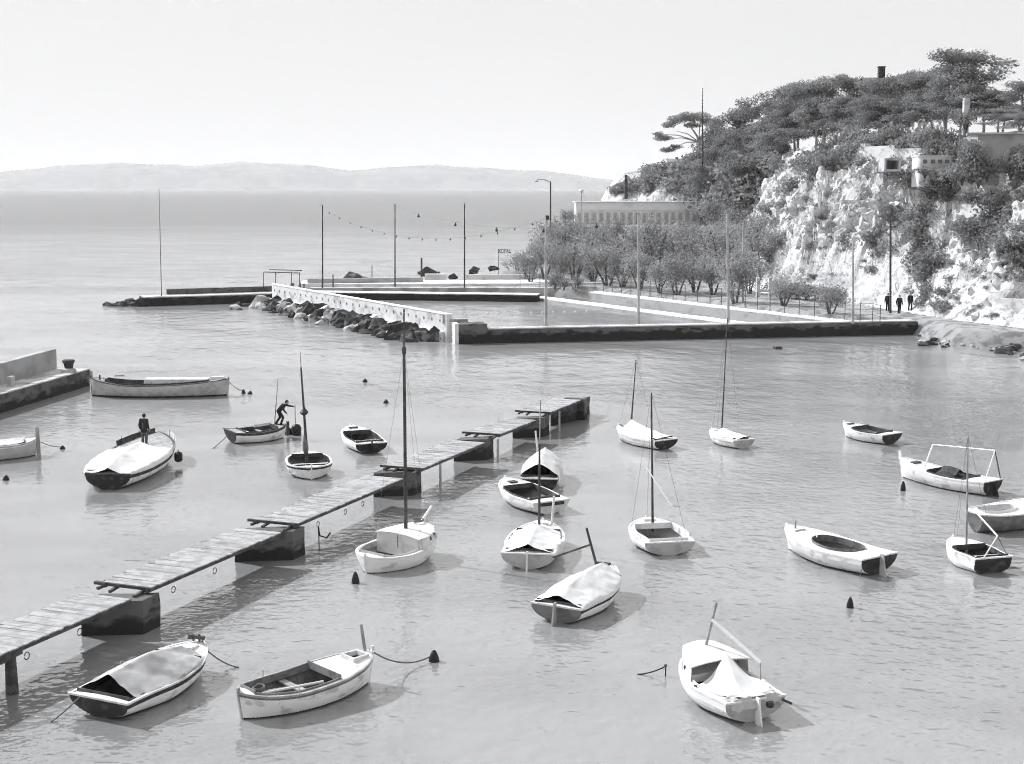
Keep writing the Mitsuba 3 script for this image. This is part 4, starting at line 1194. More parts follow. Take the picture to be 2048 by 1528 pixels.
# ------------------------------------------------------------------ buildings and walls on the headland
pv = thing('pavilion', 'long low white pavilion with a row of tall windows behind the trees', 'building')
B0, B1 = at(1152, 447, 8.0), at(1397, 447, 8.0)
B0[2] = B1[2] = 7.7
zt = at(1152, 404, D=B0[1])[2]
bw = B1[0] - B0[0]
mb = MB().box([B0[0] + bw / 2, B0[1] + 3.4, (7.0 + zt) / 2], [bw, 6.6, zt - 7.0])
part(pv, 'wall', mb, 'white_pavement')
rf = part(pv, 'roof', MB().box([B0[0] + bw / 2, B0[1] + 3.2, zt + .06], [bw + .7, 7.4, .14]), 'concrete_pale')
part(pv, 'fascia', MB().box([B0[0] + bw / 2, B0[1] - .05, zt - .78], [bw + .1, .3, 1.5]), 'white_pavement')
n = 17
for k in range(n):
    x = B0[0] + bw * (k + .5) / n
    wk = part(pv, 'window', MB().box([x, B0[1] + .02, 8.95], [bw / n * .72, .10, 2.3]), 'cream_paint')
    part(wk, 'pane', MB().box([x, B0[1] - .05, 8.95], [bw / n * .40, .06, 2.0]), 'grey_paint')
    part(pv, 'pillar', MB().box([B0[0] + bw * k / n, B0[1] - .12, 8.85], [.26, .24, 2.6]), 'white_pavement')


def stone_wall(label, pts, thick, m='whitewash', name='stone_wall'):
    """A wall on the ground through the spots (px, py of its top, py of its foot)."""
    P = []
    for x, y, yb in pts:
        g_ = hit(x, yb)
        D = g_[1] if g_ is not None else 170.0
        P.append(at(x, y, D=D + .2))
    key = thing(name, label, 'wall')
    for k, (a, e) in enumerate(zip(P[:-1], P[1:])):
        zz = (a[2] + e[2]) / 2
        d = (e - a)[:2] / np.linalg.norm((e - a)[:2]); n_ = np.array([-d[1], d[0]])
        foot = max(min(zg(a[0], a[1]), zg(e[0], e[1])) - .6, zz - 4)
        part(key, 'wall_section', rough_box(a[:2], e[:2], n_ * 0, n_ * thick, min(foot, zz - .6), zz, .5, .05, k), m, 30)


stone_wall('long bright white retaining wall along the cliff top below the pines', [(1668, 288, 312), (1730, 290, 318), (1790, 294, 325), (1850, 299, 318)], .9)
stone_wall('pale low wall on the cliff top right of the long white wall', [(1890, 300, 314), (1950, 296, 312)], .7, 'concrete_pale')
stone_wall('bright white terrace wall block high on the right slope', [(1966, 348, 390), (2030, 346, 396)], 2.4)
stone_wall('small white terrace wall block below the higher one on the right slope', [(1921, 408, 440), (1968, 410, 440)], 2.0)
stone_wall('white low wall at the foot of the cliff at the right edge', [(1995, 596, 622), (2060, 600, 626)], 1.6)
stone_wall('pale old wall above the pavilion', [(1335, 318, 350), (1395, 316, 350)], .8, 'concrete')
stone_wall('white low wall along the path under the young trees', [(1545, 574, 592), (1620, 580, 596), (1685, 588, 604)], .5)
stone_wall('long low white wall under the shore trees near the kiosk', [(1092, 528, 542), (1160, 530, 544), (1230, 536, 548)], .5, 'concrete_pale')
key = thing('gate_posts', 'two white gate posts by the foot of the cliff', 'gate')
for x in (1516, 1541):
    part(key, 'post', MB().bar(at(x, 584, D=168) - [0, 0, .6], at(x, 555, D=168), .42, .42), 'whitewash')
part(key, 'sill', MB().bar(at(1516, 581, D=168), at(1541, 581, D=168), .3, .35), 'whitewash')

key = thing('grey_house', 'plain grey house wall high on the slope at the right edge', 'house')
a, e = at(1953, 340, D=152), at(2085, 340, D=150)
part(key, 'wall', rough_box(a[:2], e[:2], np.array([0, 0]), np.array([2.7, 5.5]), a[2] - 1.5, at(1953, 268, D=152)[2], .6, .04, 2), 'grey_render', 30)
part(key, 'roof', MB().bar(np.append(a[:2] + [-.3, 2.9], at(1953, 267, D=152)[2]), np.append(e[:2] + [0, 2.9], at(1953, 267, D=152)[2]), 6.6, .18), 'concrete')
key = thing('round_ended_hut', 'pale hut with rounded corners and a row of dark windows on the cliff edge', 'hut')
a, e = at(1837, 345, D=158), at(1908, 345, D=158)
z1 = at(1837, 313, D=158)[2]
import shapely
m_ = MB().prism(list(shapely.box(a[0], a[1], e[0], a[1] + 3.2).buffer(-.6).buffer(.6).exterior.coords)[:-1], a[2] - 1.6, z1)
part(key, 'wall', m_, 'concrete_pale', 30)
part(key, 'roof', MB().prism(list(shapely.box(a[0] - .1, a[1] - .1, e[0] + .1, a[1] + 3.3).buffer(-.6).buffer(.6).exterior.coords)[:-1], z1, z1 + .12), 'concrete_pale', 30)
for x in (1850, 1866, 1880, 1894):
    c = at(x, 323, D=158)
    part(key, 'window', MB().box([c[0], a[1] - .01, c[2]], [.45, .12, .42]), 'mid_paint')
c = at(1782, 328, D=161)
key = thing('bunker_opening', 'small dark square shelter opening set in the cliff below the white wall', 'shelter')
part(key, 'frame', MB().box(c + [0, .6, .52], [1.9, 2.6, .25]).box(c + [-.82, .6, -.1], [.24, 2.6, 1.0]).box(c + [.82, .6, -.1], [.24, 2.6, 1.0]).box(c + [0, .6, -.72], [1.9, 2.6, .25]), 'concrete')
part(key, 'back_wall', MB().box(c + [0, 1.75, -.1], [1.4, .2, .99]), 'grey_render')
key = thing('hilltop_house', 'house hidden among the pines, only chimney and roof edge in view', 'house')
c = at(1785, 175, D=214)
part(key, 'wall', MB().box([c[0], c[1] + 3, c[2] - 3], [7, 6, 5.6]), 'cream_paint')
rk = part(key, 'roof', MB().add([[c[0] - 4, c[1] - .5, c[2] - .2], [c[0] + 4, c[1] - .5, c[2] - .2], [c[0] + 4, c[1] + 3, c[2] + 1.7], [c[0] - 4, c[1] + 3, c[2] + 1.7], [c[0] + 4, c[1] + 6.5, c[2] - .2], [c[0] - 4, c[1] + 6.5, c[2] - .2]], [[0, 1, 2, 3], [3, 2, 4, 5]]), 'mid_paint')
c2 = at(1763, 135, D=215)
part(rk, 'chimney', MB().bar(c2 - [0, 0, 3.5], c2, .9, .9), 'dark_paint')
part(rk, 'chimney_cap', MB().bar(c2 + [0, 0, .0], c2 + [0, 0, .16], 1.05, 1.05), 'dark_wood')
c = at(1932, 217, D=183)
single('white_pillar', MB().box(c - [0, 0, 1.0], [.7, .7, 4.6]), 'whitewash', 'white square pillar seen between the pine trunks at the right', 'pillar')
key = thing('kiosk', 'small bright white kiosk beside the leftmost shore trees', 'kiosk')
c = at(1076, 545, 1.7)
part(key, 'wall', MB().box(c + [0, 5.5, .9], [2.9, 2.4, 2.3]), 'whitewash')
part(key, 'roof', MB().box(c + [0, 5.5, 2.1], [3.3, 2.8, .12]), 'concrete_pale')
part(key, 'door', MB().box(c + [.8, 4.28, .75], [.8, .06, 1.9]), 'grey_paint')

# ------------------------------------------------------------------ poles, lamps, fence, frame, sign
def pole(label, px, ytop, ybase, z=None, D=None, r=.11, m='pole_wood', name='pole', group='tall poles round the basin', lean=0, taper=.6):
    b0 = at(px, ybase, z) if D is None else at(px, ybase, D=D)
    t0 = at(px + lean, ytop, D=b0[1])
    return thing_pole(name, label, group, b0, t0, r, m, taper)


def thing_pole(name, label, group, b0, t0, r, m, taper):
    w = np.linspace(0, 1, 6)[:, None]
    key = thing(name, label, 'pole', group)
    part(key, 'shaft', MB().tube(b0 - [0, 0, .3] + (t0 - b0 + [0, 0, .3]) * w, r * (1 - (1 - taper) * w[:, 0]), 8), m, 50)
    return key, b0, t0


G = None
_, _, pl1 = pole('tall dark pole on the sea terrace, leftmost of the three', 645, 410, 571, 1.5, group=G)
_, _, pl2 = pole('tall dark pole on the sea terrace, middle of the three', 790, 408, 569, 1.5, group=G)
_, _, pl3 = pole('tall dark pole on the sea terrace, rightmost of the three', 929, 407, 571, 1.5, group=G)
k1, _, pr1 = pole('tall pole on the near basin wall, first from the left, with a lamp box', 1092, 430, 652, 1.4, r=.155, m='pole_pale', group=G)
part(k1, 'lamp_box', MB().box(pr1 + [.15, -.1, -.25], [.3, .25, .4]), 'iron')
_, _, pr2 = pole('tall pale pole on the near basin wall, second from the left', 1277, 428, 647, 1.4, r=.15, m='pole_pale', group=G, lean=0)
_, _, pr3 = pole('tall pale pole on the near basin wall, third from the left', 1457, 427, 645, 1.4, r=.15, m='pole_pale', group=G, lean=-2)
_, _, pr4 = pole('pale pole behind the fence right of the third basin pole', 1486, 447, 600, 1.7, r=.14, m='pole_pale', group=G)
pole('slim pale pole at the end of the fence before the cliff', 1706, 482, 641, 1.6, r=.13, m='pole_pale', group=G)
_, _, pd_ = pole('dark pole in front of the cliff beside the three walkers', 1781, 438, 620, 2.0, r=.13, m='dark_wood', group=G, taper=.75)
pole('tall bare mast rising from the pines at the cliff end', 1405, 176, 330, D=249, r=.16, m='pole_wood', group=G, taper=.35)
pole('thin flagpole standing on the outer jetty', 323, 378, 592, 1.15, r=.055, m='pole_wood', group=G, lean=-5, taper=.5)
pole('short dark post on the sea terrace between the middle and right poles', 843, 516, 562, 1.5, r=.14, m='dark_wood', group=G, taper=.9)
pole('short thin post on the sea terrace beside the dark round rock', 744, 531, 563, 1.5, r=.06, m='dark_wood', group=G, taper=.9)
pole('short thin post on the terrace just right of the leftmost tall pole', 666, 549, 570, 1.5, r=.09, m='dark_wood', group=G, taper=.9)
pole('dark post standing on the headland edge above the pavilion', 1252, 350, 395, D=288, r=.35, m='dark_wood', group=G, taper=.8)
kl, lb, lt = pole('street lamp with a long curved arm left of the pavilion', 1101, 363, 470, D=225, r=.12, m='pole_wood', name='street_lamp', group=G, taper=.8)
labels[kl]['category'] = 'street lamp'
tip = at(1073, 361, D=222)
part(kl, 'arm', MB().tube([lt - [0, 0, .1], (lt + tip) / 2 + [0, 0, .25], tip + [0, 0, .1]], .05, 6), 'pole_wood', 50)
part(kl, 'lamp_head', MB().lathe([(.001, .2), (.12, .15), (.42, -.1), (.2, -.22), (.001, -.25)], tip, 10), 'pole_pale', 50)
c = at(1160, 395, D=250)
kl2 = thing('lamp_globe_post', 'white globe lamp on a short post above the pavilion roof', 'lamp')
part(kl2, 'globe', MB().lathe([(.001, .38), (.3, .2), (.38, 0), (.3, -.2), (.001, -.38)], at(1163, 382, D=250), 10), 'white_paint', 50)
part(kl2, 'shaft', MB().tube([at(1163, 425, D=250), at(1163, 385, D=250)], .07, 6), 'pole_pale', 50)


def lights(label, a, e, sag, n, size, wire=.018):
    key = thing('string_of_lamps', label, 'string of lamps')
    w = np.linspace(0, 1, 40)[:, None]
    p = a + (e - a) * w - np.array([0, 0, 1.0]) * (4 * sag * w * (1 - w))
    part(key, 'cable', MB().tube(p, wire, 4, False), 'iron')
    for k in range(n):
        q = a + (e - a) * (k + .7) / (n + .4) - np.array([0, 0, 1.0]) * (4 * sag * (k + .7) / (n + .4) * (1 - (k + .7) / (n + .4)))
        part(key, 'lamp', MB().lathe([(.02, .02), (.05 * size, -.1 * size), (.16 * size, -.3 * size), (.15 * size, -.42 * size), (.001, -.46 * size)], q, 7), 'iron')


lights('sagging string of small lamps from the leftmost terrace pole to the first basin pole', pl1 - [0, 0, .4], pr1 - [0, 0, .3], 2.9, 16, .55, .010)
lights('cable with few large hanging lamps from the middle terrace pole to the second basin pole', pl2 - [0, 0, .2], pr2 - [0, 0, .2], 2.0, 5, 1.1, .010)
lights('cable with lamps drooping between the third and second basin poles over the trees', pr3 - [0, 0, 1.4], pr2 - [0, 0, 2.0] + np.array([-4, 14, 0]), .7, 6, .7, .010)
lights('cable with lamps between the first basin pole and the trees', pr1 - [0, 0, 1.6], pr4 - [0, 0, .8], 1.6, 8, .6, .010)

fk = thing('wire_fence', 'wire fence on thin posts along the farther white walkway', 'fence')
fa, fe = at(1050, 577, 1.5), at(1840, 652, 1.5)
fpts = [at(x, y, 1.5) for x, y in ((1040, 572), (1120, 574), (1190, 577), (1300, 590), (1420, 604), (1540, 619), (1660, 634), (1720, 641), (1745, 640), (1760, 645))]
seg = [fpts[0]]
for a, e in zip(fpts[:-1], fpts[1:]):
    n = max(1, int(np.linalg.norm(e - a) / 2.1))
    seg += [a + (e - a) * k / n for k in range(1, n + 1)]
for p in seg:
    part(fk, 'post', MB().tube([p - [0, 0, .2], p + [0, 0, 1.75]], .040, 5), 'dark_wood')
for z in (.55, 1.1, 1.65):
    part(fk, 'rail', MB().tube([p + [0, 0, z] for p in seg], .020, 4, False), 'dark_wood')

fr = thing('bathing_frame', 'open metal frame of thin posts and top bar at the far parapet end', 'frame')
zf = 1.4
ftop = [at(527, 544, D=181), at(600, 546, D=181)]
for x in (527, 551, 583, 599):
    b0 = at(x, 582, D=181); t0 = at(x, 545, D=181)
    part(fr, 'post', MB().tube([b0, t0], .05, 6), 'iron')
part(fr, 'top_bar', MB().bar(ftop[0], ftop[1], .1, .1), 'iron')
part(fr, 'rear_bar', MB().bar(ftop[0] + [.4, 2.0, .2], ftop[1] + [0, 2.0, .2], .1, .1), 'iron')
for x, h_, w_ in ((585, 14, .55), (600, 15, .3), (608, 13, .25)):
    single('changing_post', MB().bar(at(x, 580, D=180), at(x, 580 - h_, D=180), w_, w_ * .7), 'mid_paint', 'dark upright board standing by the bathing frame', 'board', 'boards by the bathing frame')
sg = thing('letter_sign', 'sign of dark standing letters on a thin post left of the shore trees', 'sign')
c = at(997, 505, D=200)
part(sg, 'post', MB().tube([at(997, 548, D=200), c + [0, 0, .5]], .05, 6), 'pole_wood')
part(sg, 'rail', MB().bar(c + [-.1, 0, -.06], c + [1.9, 0, -.06], .05, .05), 'pole_wood')
tm = meshkit.text_mesh('KOPAL', .5, .05, bold=True)
tv = np.array(tm.vertices); s_ = 1.75 / tv[:, 0].max()
part(sg, 'lettering', MB().add(np.stack([c[0] + tv[:, 0] * s_, c[1] - .06 - tv[:, 2], c[2] + tv[:, 1]], -1), tm.faces), 'dark_paint')

# ------------------------------------------------------------------ vegetation
def leaf_cloud(puffs, per, size, seed, flat=.55, long=1.0):
    """Leaf-sized triangles spread through ellipsoids (x, y, z, rx, ry, rz), denser towards their skins."""
    r = np.random.default_rng(seed)
    V, F, n = [], [], 0
    for (x, y, z, rx, ry, rz) in puffs:
        m_ = max(20, int(per * (rx * ry + rx * rz + ry * rz) / 3))
        d = r.normal(size=(m_, 3)); d /= np.linalg.norm(d, axis=1, keepdims=True)
        rad = r.random((m_, 1)) ** .45
        lump = .72 + .56 * meshkit.fbm(d * 2.1 + seed + x, 2, seed)[:, None]
        c = np.array([x, y, z]) + d * rad * lump * [rx, ry, rz]
        a = r.normal(size=(m_, 3)); a /= np.linalg.norm(a, axis=1, keepdims=True)
        b = np.cross(a, r.normal(size=(m_, 3))); b /= np.linalg.norm(b, axis=1, keepdims=True)
        s = size * (.6 + .8 * r.random((m_, 1)))
        t = np.stack([c - a * s * .6 * long, c + a * s * .6 * long, c + b * s * .9], 1)
        V.append(t.reshape(-1, 3)); F.append(np.arange(m_ * 3).reshape(-1, 3) + n); n += m_ * 3
    return np.vstack(V), np.vstack(F)


def make_pine(seed, h=10.0, spread=3.2):
    r = np.random.default_rng(seed)
    tr, puffs = MB(), []
    bend = r.normal(0, .5, 2)
    ts = np.linspace(0, 1, 7)[:, None]
    P = np.hstack([bend * ts ** 2 + .18 * np.sin(5 * ts + r.random() * 6) * [1, .7], ts * h * .86])
    tr.tube(P, .23 * (1 - .65 * ts[:, 0]), 7)
    for k in range(9):
        u = .42 + .55 * k / 8
        i = u * 6; j = int(min(i, 5)); p = P[j] + (P[j + 1] - P[j]) * (i - j)
        a = k * 2.4 + r.random(); L = spread * (1.05 - .55 * (u - .42)) * (.55 + .5 * r.random())
        e = p + [L * math.cos(a), L * math.sin(a), h * .10 * r.random() + .25]
        tr.tube([p, (p + e) / 2 + [0, 0, -.12], e], [.10, .07, .04], 5)
        for q in (e, p + (e - p) * .6 + [0, 0, .3]):
            s = spread * (.30 + .16 * r.random())
            puffs.append((*(q + r.normal(0, .25, 3)), s * 1.25, s * 1.25, s * .62))
    top = P[-1]
    for k in range(5):
        puffs.append((*(top + [r.normal(0, spread * .32), r.normal(0, spread * .32), r.normal(h * .04, .35)]), spread * .42, spread * .42, spread * .26))
    v, f = leaf_cloud(puffs, 210, .16, seed, long=1.7)
    z1 = v[:, 2].max()
    return mikit.ply(tr.get(), 'bark_pale', 50), mikit.ply((v, f), 'leaf_pine'), float(z1)


def make_tamarisk(seed, h=4.6, spread=2.5):
    r = np.random.default_rng(seed)
    tr, puffs = MB(), []
    for k in range(4):
        a = k * 1.7 + r.random(); lean = .5 + .5 * r.random()
        p0 = np.array([.12 * math.cos(a), .12 * math.sin(a), -.2])
        p1 = p0 + [lean * math.cos(a), lean * math.sin(a), h * .45]
        p2 = p1 + [lean * .9 * math.cos(a + .4), lean * .9 * math.sin(a + .4), h * .34]
        tr.tube([p0, (p0 + p1) / 2 + r.normal(0, .08, 3), p1, p2], [.13, .10, .07, .03], 6)
        for q in (p1, p2, (p1 + p2) / 2):
            puffs.append((*(q + r.normal(0, .35, 3)), spread * .42, spread * .42, h * .20))
    for k in range(5):
        puffs.append((*(r.normal(0, spread * .42, 2)), h * (.45 + .4 * r.random()), spread * .40, spread * .40, h * .17))
    v, f = leaf_cloud(puffs, 120, .11, seed, long=2.6)
    return mikit.ply(tr.get(), 'bark', 50), mikit.ply((v, f), 'leaf_tamarisk'), float(v[:, 2].max())


def make_scrub(seed):
    r = np.random.default_rng(seed)
    puffs = [(r.normal(0, .42), r.normal(0, .42), .32 + .42 * r.random(), .42 + .25 * r.random(), .42 + .25 * r.random(), .34 + .2 * r.random()) for _ in range(8)]
    v, f = leaf_cloud(puffs, 260, .12, seed, long=1.4)
    st = MB()
    for k in range(5):
        a = k * 1.3; st.tube([[0, 0, -.4], [.2 * math.cos(a), .2 * math.sin(a), .2], [.5 * math.cos(a), .5 * math.sin(a), .6]], [.05, .035, .02], 4)
    return mikit.ply(st.get(), 'bark'), mikit.ply((v, f), 'leaf_scrub'), float(v[:, 2].max())


PINES = [make_pine(20 + k, 10, 3.0 + .3 * (k % 3)) for k in range(5)]
TAMS = [make_tamarisk(40 + k) for k in range(6)]
SCRUBS = [make_scrub(60 + k) for k in range(4)]
r5 = np.random.default_rng(3)


def plant(name, proto, base, sx, sz, label, cat, group, parts=('trunk', 'crown')):
    key = thing(name, label, cat, group)
    PLACE[key] = np.asarray(base, float) + [0, 0, sz * .5]
    to = T().translate([float(c) for c in base]).rotate([0, 0, 1], float(r5.random() * 360)).scale([float(sx), float(sx), float(sz)])
    for nm, sh in zip(parts, proto[:2]):
        scene[f'{key}__{nm}'] = {**sh, 'to_world': to}


def pine(px, ytop, D, wpx, label='pine of the headland grove', group='pines of the grove on the headland'):
    t = at(px, ytop, D=D)
    g_ = zg(t[0], t[1]) - .2
    p = PINES[int(r5.integers(len(PINES)))]
    sx = wpx / 2800 * D / 3.3
    h = max(t[2] - g_, 3.0)
    plant('pine_tree', p, (t[0], t[1], t[2] - h), sx, h / p[2], label, 'pine tree', group)


for px, y, D, w in ((1440, 236, 262, 48), (1475, 206, 255, 46), (1528, 182, 245, 52), (1575, 164, 238, 50), (1600, 156, 232, 46), (1650, 148, 225, 50), (1705, 146, 220, 50), (1740, 156, 214, 40), (1822, 136, 204, 46), (1868, 134, 198, 46), (1900, 120, 194, 46), (2000, 190, 186, 34), (2046, 156, 178, 46)):
    pine(px, y, D, w)
pine(1764, 146, 207, 46)
pine(1940, 93, 190, 78, 'tallest pine, its broad crown standing above all the others at the right', None)
# the leaning pine: a bare bent trunk, few flat tufts, sky between them
key = thing('pine_tree', 'leaning pine with open bare branches at the seaward end of the grove', 'pine tree')
L_ = lambda x, y, d=0: at(x, y, D=268 + d)
f0 = L_(1402, 340); f0[2] = zg(f0[0], f0[1]) - .3
mb = MB().tube([f0, L_(1404, 305), L_(1394, 272), L_(1376, 246)], [.30, .26, .20, .10], 7)
for e in ((1330, 278), (1352, 262), (1318, 268), (1400, 240), (1422, 252), (1346, 296)):
    mb.tube([L_(1398, 284), (L_(1398, 284) + L_(*e)) / 2 + [0, 0, .5], L_(*e)], [.13, .09, .04], 5)
part(key, 'trunk', mb, 'bark_pale', 50)
pf = [(*L_(x, y, d), rx, rx, rz) for x, y, d, rx, rz in ((1352, 240, 0, 1.9, .85), (1374, 234, .6, 2.2, .95), (1398, 234, -.5, 2.3, .95), (1420, 244, .5, 2.1, .9), (1338, 250, 0, 1.5, .6), (1326, 276, .4, 1.9, .6), (1316, 268, -.3, 1.2, .45), (1350, 294, .2, 1.4, .5), (1385, 250, .5, 1.8, .6), (1334, 300, .4, 1.5, .5))]
part(key, 'crown', MB().add(*leaf_cloud(pf, 330, .17, 91, long=1.7)), 'leaf_pine')
for px, y, D, w in ((1420, 282, 258, 46), (1455, 262, 254, 46), (1500, 244, 246, 46), (1545, 226, 240, 48), (1590, 208, 232, 48), (1635, 200, 226, 46), (1675, 190, 218, 42), (1720, 196, 212, 46), (1765, 188, 206, 44), (1805, 186, 200, 44), (1850, 178, 196, 46), (1890, 172, 190, 44), (1925, 168, 187, 44), (1968, 178, 184, 46), (2010, 214, 176, 42), (2044, 222, 170, 40), (1475, 292, 242, 46), (1520, 274, 236, 46), (1560, 254, 230, 44)):
    pine(px, y, D, w)


def tuft(px, py, s):
    scrub(px, py, s, s * .8, 'small dark tuft on the bare cliff', 'tufts on the bare cliff')


def scrub(px, py, s, sz=None, label='rounded grey scrub', group='scrub on the cliff and headland', D=None):
    p = hit(px, py) if D is None else at(px, py, D=D)
    if p is None: return
    if p[1] > 235: s, sz = s * 1.9, (sz or s) * 1.9
    sz = sz or s
    plant('scrub_bush', SCRUBS[int(r5.integers(4))], (p[0], p[1], p[2] - .25 * sz), s, sz, label, 'bush', group, ('stem', 'foliage'))


scrub(1932, 246, 1.9, 2.0, 'dark bush at the foot of the white pillar', None, D=180)
for x, y in ((1850, 346), (1876, 349), (1900, 346)):
    scrub(x, y, 1.3, 1.0, 'bush below the round ended hut', 'bushes below the hut', D=156.5)
# undergrowth of the grove, a dark band above the white walls
for k in range(46):
    x = 1590 + k * 10.2; D = 186 - .075 * (x - 1590) + r5.normal(0, 2.0)
    P = at(x + r5.normal(0, 6), 285, D=D); g_ = zg(P[0], P[1])
    plant('scrub_bush', SCRUBS[k % 4], (P[0], P[1], g_ - .3), 1.5 + .9 * r5.random(), 1.3 + 1.9 * r5.random(), 'dark undergrowth bush below the pines', 'bush', 'undergrowth of the pine grove', ('stem', 'foliage'))
# the wooded slope left of the cliff
for k in range(90):
    x = 1400 + 170 * r5.random(); y = 268 + 150 * r5.random()
    if (x - 1400) * .9 + (y - 268) > 235 or (y > 345 and x > 1530): continue
    scrub(x, y, 2.1 + 1.4 * r5.random(), 2.0 + 1.2 * r5.random(), 'thicket bush', 'thicket left of the cliff')
for (x, y, s) in ((1655, 330, 1.6), (1700, 318, 2.0), (1725, 332, 1.8), (1690, 308, 1.8), (1622, 345, 1.7), (1628, 360, 1.5), (1760, 345, 1.7), (1800, 350, 2.0), (1815, 372, 2.0), (1835, 360, 2.0), (1800, 330, 1.5), (1738, 352, 1.3),
                  (1790, 440, 1.5), (1785, 424, 1.3), (1770, 470, 1.2), (1745, 480, 1.5), (1700, 480, 1.5), (1690, 487, 1.2), (1775, 500, 1.6), (1768, 512, 1.4), (1752, 545, 1.2), (1830, 440, 1.6), (1850, 420, 1.8), (1870, 440, 1.8),
                  (1850, 460, 2.0), (1855, 490, 2.0), (1850, 515, 2.1), (1845, 540, 2.2), (1855, 560, 2.0), (1850, 585, 1.8), (1840, 470, 1.7), (1875, 500, 2.0), (1880, 525, 1.8), (1870, 545, 1.8), (1862, 600, 1.6), (1846, 612, 1.2),
                  (1880, 380, 2.2), (1905, 365, 2.2), (1920, 345, 2.2), (1880, 350, 1.8), (1895, 395, 2.2), (1910, 390, 1.6), (1945, 395, 1.6), (1930, 330, 2.0), (1950, 350, 1.8), (1900, 330, 2.0), (1985, 405, 2.0), (2005, 420, 2.2), (2030, 400, 2.0), (2035, 430, 2.2),
                  (1965, 455, 2.1), (1990, 445, 2.2), (2015, 460, 2.2), (2040, 465, 2.2), (1940, 470, 2.0), (1925, 460, 1.8), (1895, 440, 1.6), (1960, 480, 1.8), (1985, 485, 1.8), (2005, 500, 1.8), (2030, 500, 2.0), (2045, 530, 1.8), (2040, 560, 1.5), (1975, 520, 1.2),
                  (1895, 590, 1.2), (1890, 618, 1.4), (1905, 560, .9), (1958, 545, 1.0), (2045, 360, 1.9), (2040, 375, 1.6), (1640, 415, .8), (1568, 410, .9), (1700, 420, .8), (1590, 452, 1.0), (1668, 395, .8), (1612, 400, .7), (1545, 425, 1.6), (1552, 450, 1.5),
                  (1330, 345, 1.9), (1350, 330, 1.7), (1310, 362, 1.7), (1375, 345, 1.8), (1360, 370, 1.6), (1340, 382, 1.4), (1300, 380, 1.3), (1272, 372, 1.4), (1395, 370, 2.0), (1325, 322, 1.6), (1300, 345, 1.2), (1260, 385, 1.0), (1415, 380, 1.8), (1440, 392, 1.6)):
    scrub(x, y, s, s * .9)


for k in range(60):
    x, y = r5.uniform(1560, 1850), r5.uniform(320, 560)
    tuft(x, y, r5.uniform(.35, .75))
for k in range(30):
    tuft(r5.uniform(1890, 2040), r5.uniform(500, 640), r5.uniform(.35, .7))


def tam(x, y, s, label='feathery grey shore tree', group='shore trees before the pavilion', top=None):
    """Rooted where the sight line through its foot meets the ground."""
    p = hit(x, y, 120)
    if p is None: p = at(x, y, 1.6)
    s = s * (.75 + .45 * r5.random()) * (.68 if y < 495 and x < 1410 else .95 if y < 530 else 1.06)
    plant('shore_tree', TAMS[int(r5.integers(6))], (p[0], p[1], p[2] - .1), s, s * (.85 + .4 * r5.random()), label, 'tree', group)


for (x, y, s) in ((1040, 562, .95), (1062, 566, 1.0), (1090, 560, 1.15), (1120, 566, 1.1), (1150, 562, 1.15), (1185, 566, 1.15), (1215, 572, 1.2), (1150, 585, .6), (1245, 575, 1.15), (1280, 580, 1.1), (1320, 588, 1.1), (1355, 590, 1.1), (1390, 585, 1.15), (1425, 590, 1.15), (1470, 606, 1.05), (1500, 588, 1.1),
                  (1060, 545, 1.1), (1100, 540, 1.2), (1140, 540, 1.2), (1180, 540, 1.25), (1225, 545, 1.25), (1270, 545, 1.3), (1315, 548, 1.3), (1360, 550, 1.3), (1405, 552, 1.3), (1450, 555, 1.3), (1490, 556, 1.3), (1525, 558, 1.2),
                  (1075, 520, 1.1), (1120, 515, 1.2), (1170, 512, 1.2), (1220, 510, 1.2), (1270, 510, 1.2), (1320, 508, 1.2), (1370, 508, 1.25), (1420, 510, 1.35), (1465, 512, 1.4), (1510, 520, 1.4), (1540, 525, 1.2),
                  (1130, 480, 1.15), (1200, 484, .9), (1270, 484, .9), (1330, 486, .95), (1385, 484, 1.1), (1430, 486, 1.5), (1475, 486, 1.6), (1520, 490, 1.4), (1110, 462, 1.1), (1135, 455, 1.0)):
    tam(x, y, s)
for (x, y, s, lab) in ((1567, 612, .95, 'small tree with a leaning trunk behind the fence, left of two'), (1661, 628, .95, 'small tree with a leaning trunk behind the fence, right of two')):
    tam(x, y, s, lab, None)
for k, (x, y) in enumerate(((1585, 590), (1605, 592), (1625, 594), (1645, 596), (1672, 596), (1560, 584))):
    P = at(x, y, 2.0)
    plant('hedge_bush', SCRUBS[k % 4], (P[0], P[1] + 3, 1.7), 1.6, 1.5, 'low hedge bush under the rock slab', 'bush', 'hedge below the rock slab', ('stem', 'foliage'))
for k, (x, y, s) in enumerate(((1110, 572, 1.1), (1128, 574, 1.0), (1118, 566, 1.2), (1052, 552, .8), (1220, 556, 1.0), (1345, 566, 1.1), (1180, 556, .9))):
    P = at(x, y, 1.6)
    plant('hedge_bush', SCRUBS[k % 4], (P[0], P[1], 1.5), s, s * 1.1, 'dark bush behind the fence', 'bush', 'bushes under the shore trees', ('stem', 'foliage'))

for x, y, s_ in ((1958, 352, 1.8), (1975, 344, 1.5), (1945, 338, 1.7), (1942, 318, 1.5), (1950, 300, 1.2), (2022, 336, 1.7), (2040, 322, 1.9), (2046, 345, 1.6), (1925, 348, 1.7), (1908, 356, 1.5)):
    scrub(x, y, s_, s_ * 1.1, 'bush at the foot of the grey house', 'bushes round the grey house', D=149.5)

for k in range(26):
    x = 1238 + 150 * r5.random(); y = 392 - (x - 1238) * .36 * r5.random() - 6
    scrub(x, y, .9 + .5 * r5.random(), None, 'dark scrub on the seaward tip', 'scrub on the seaward tip')

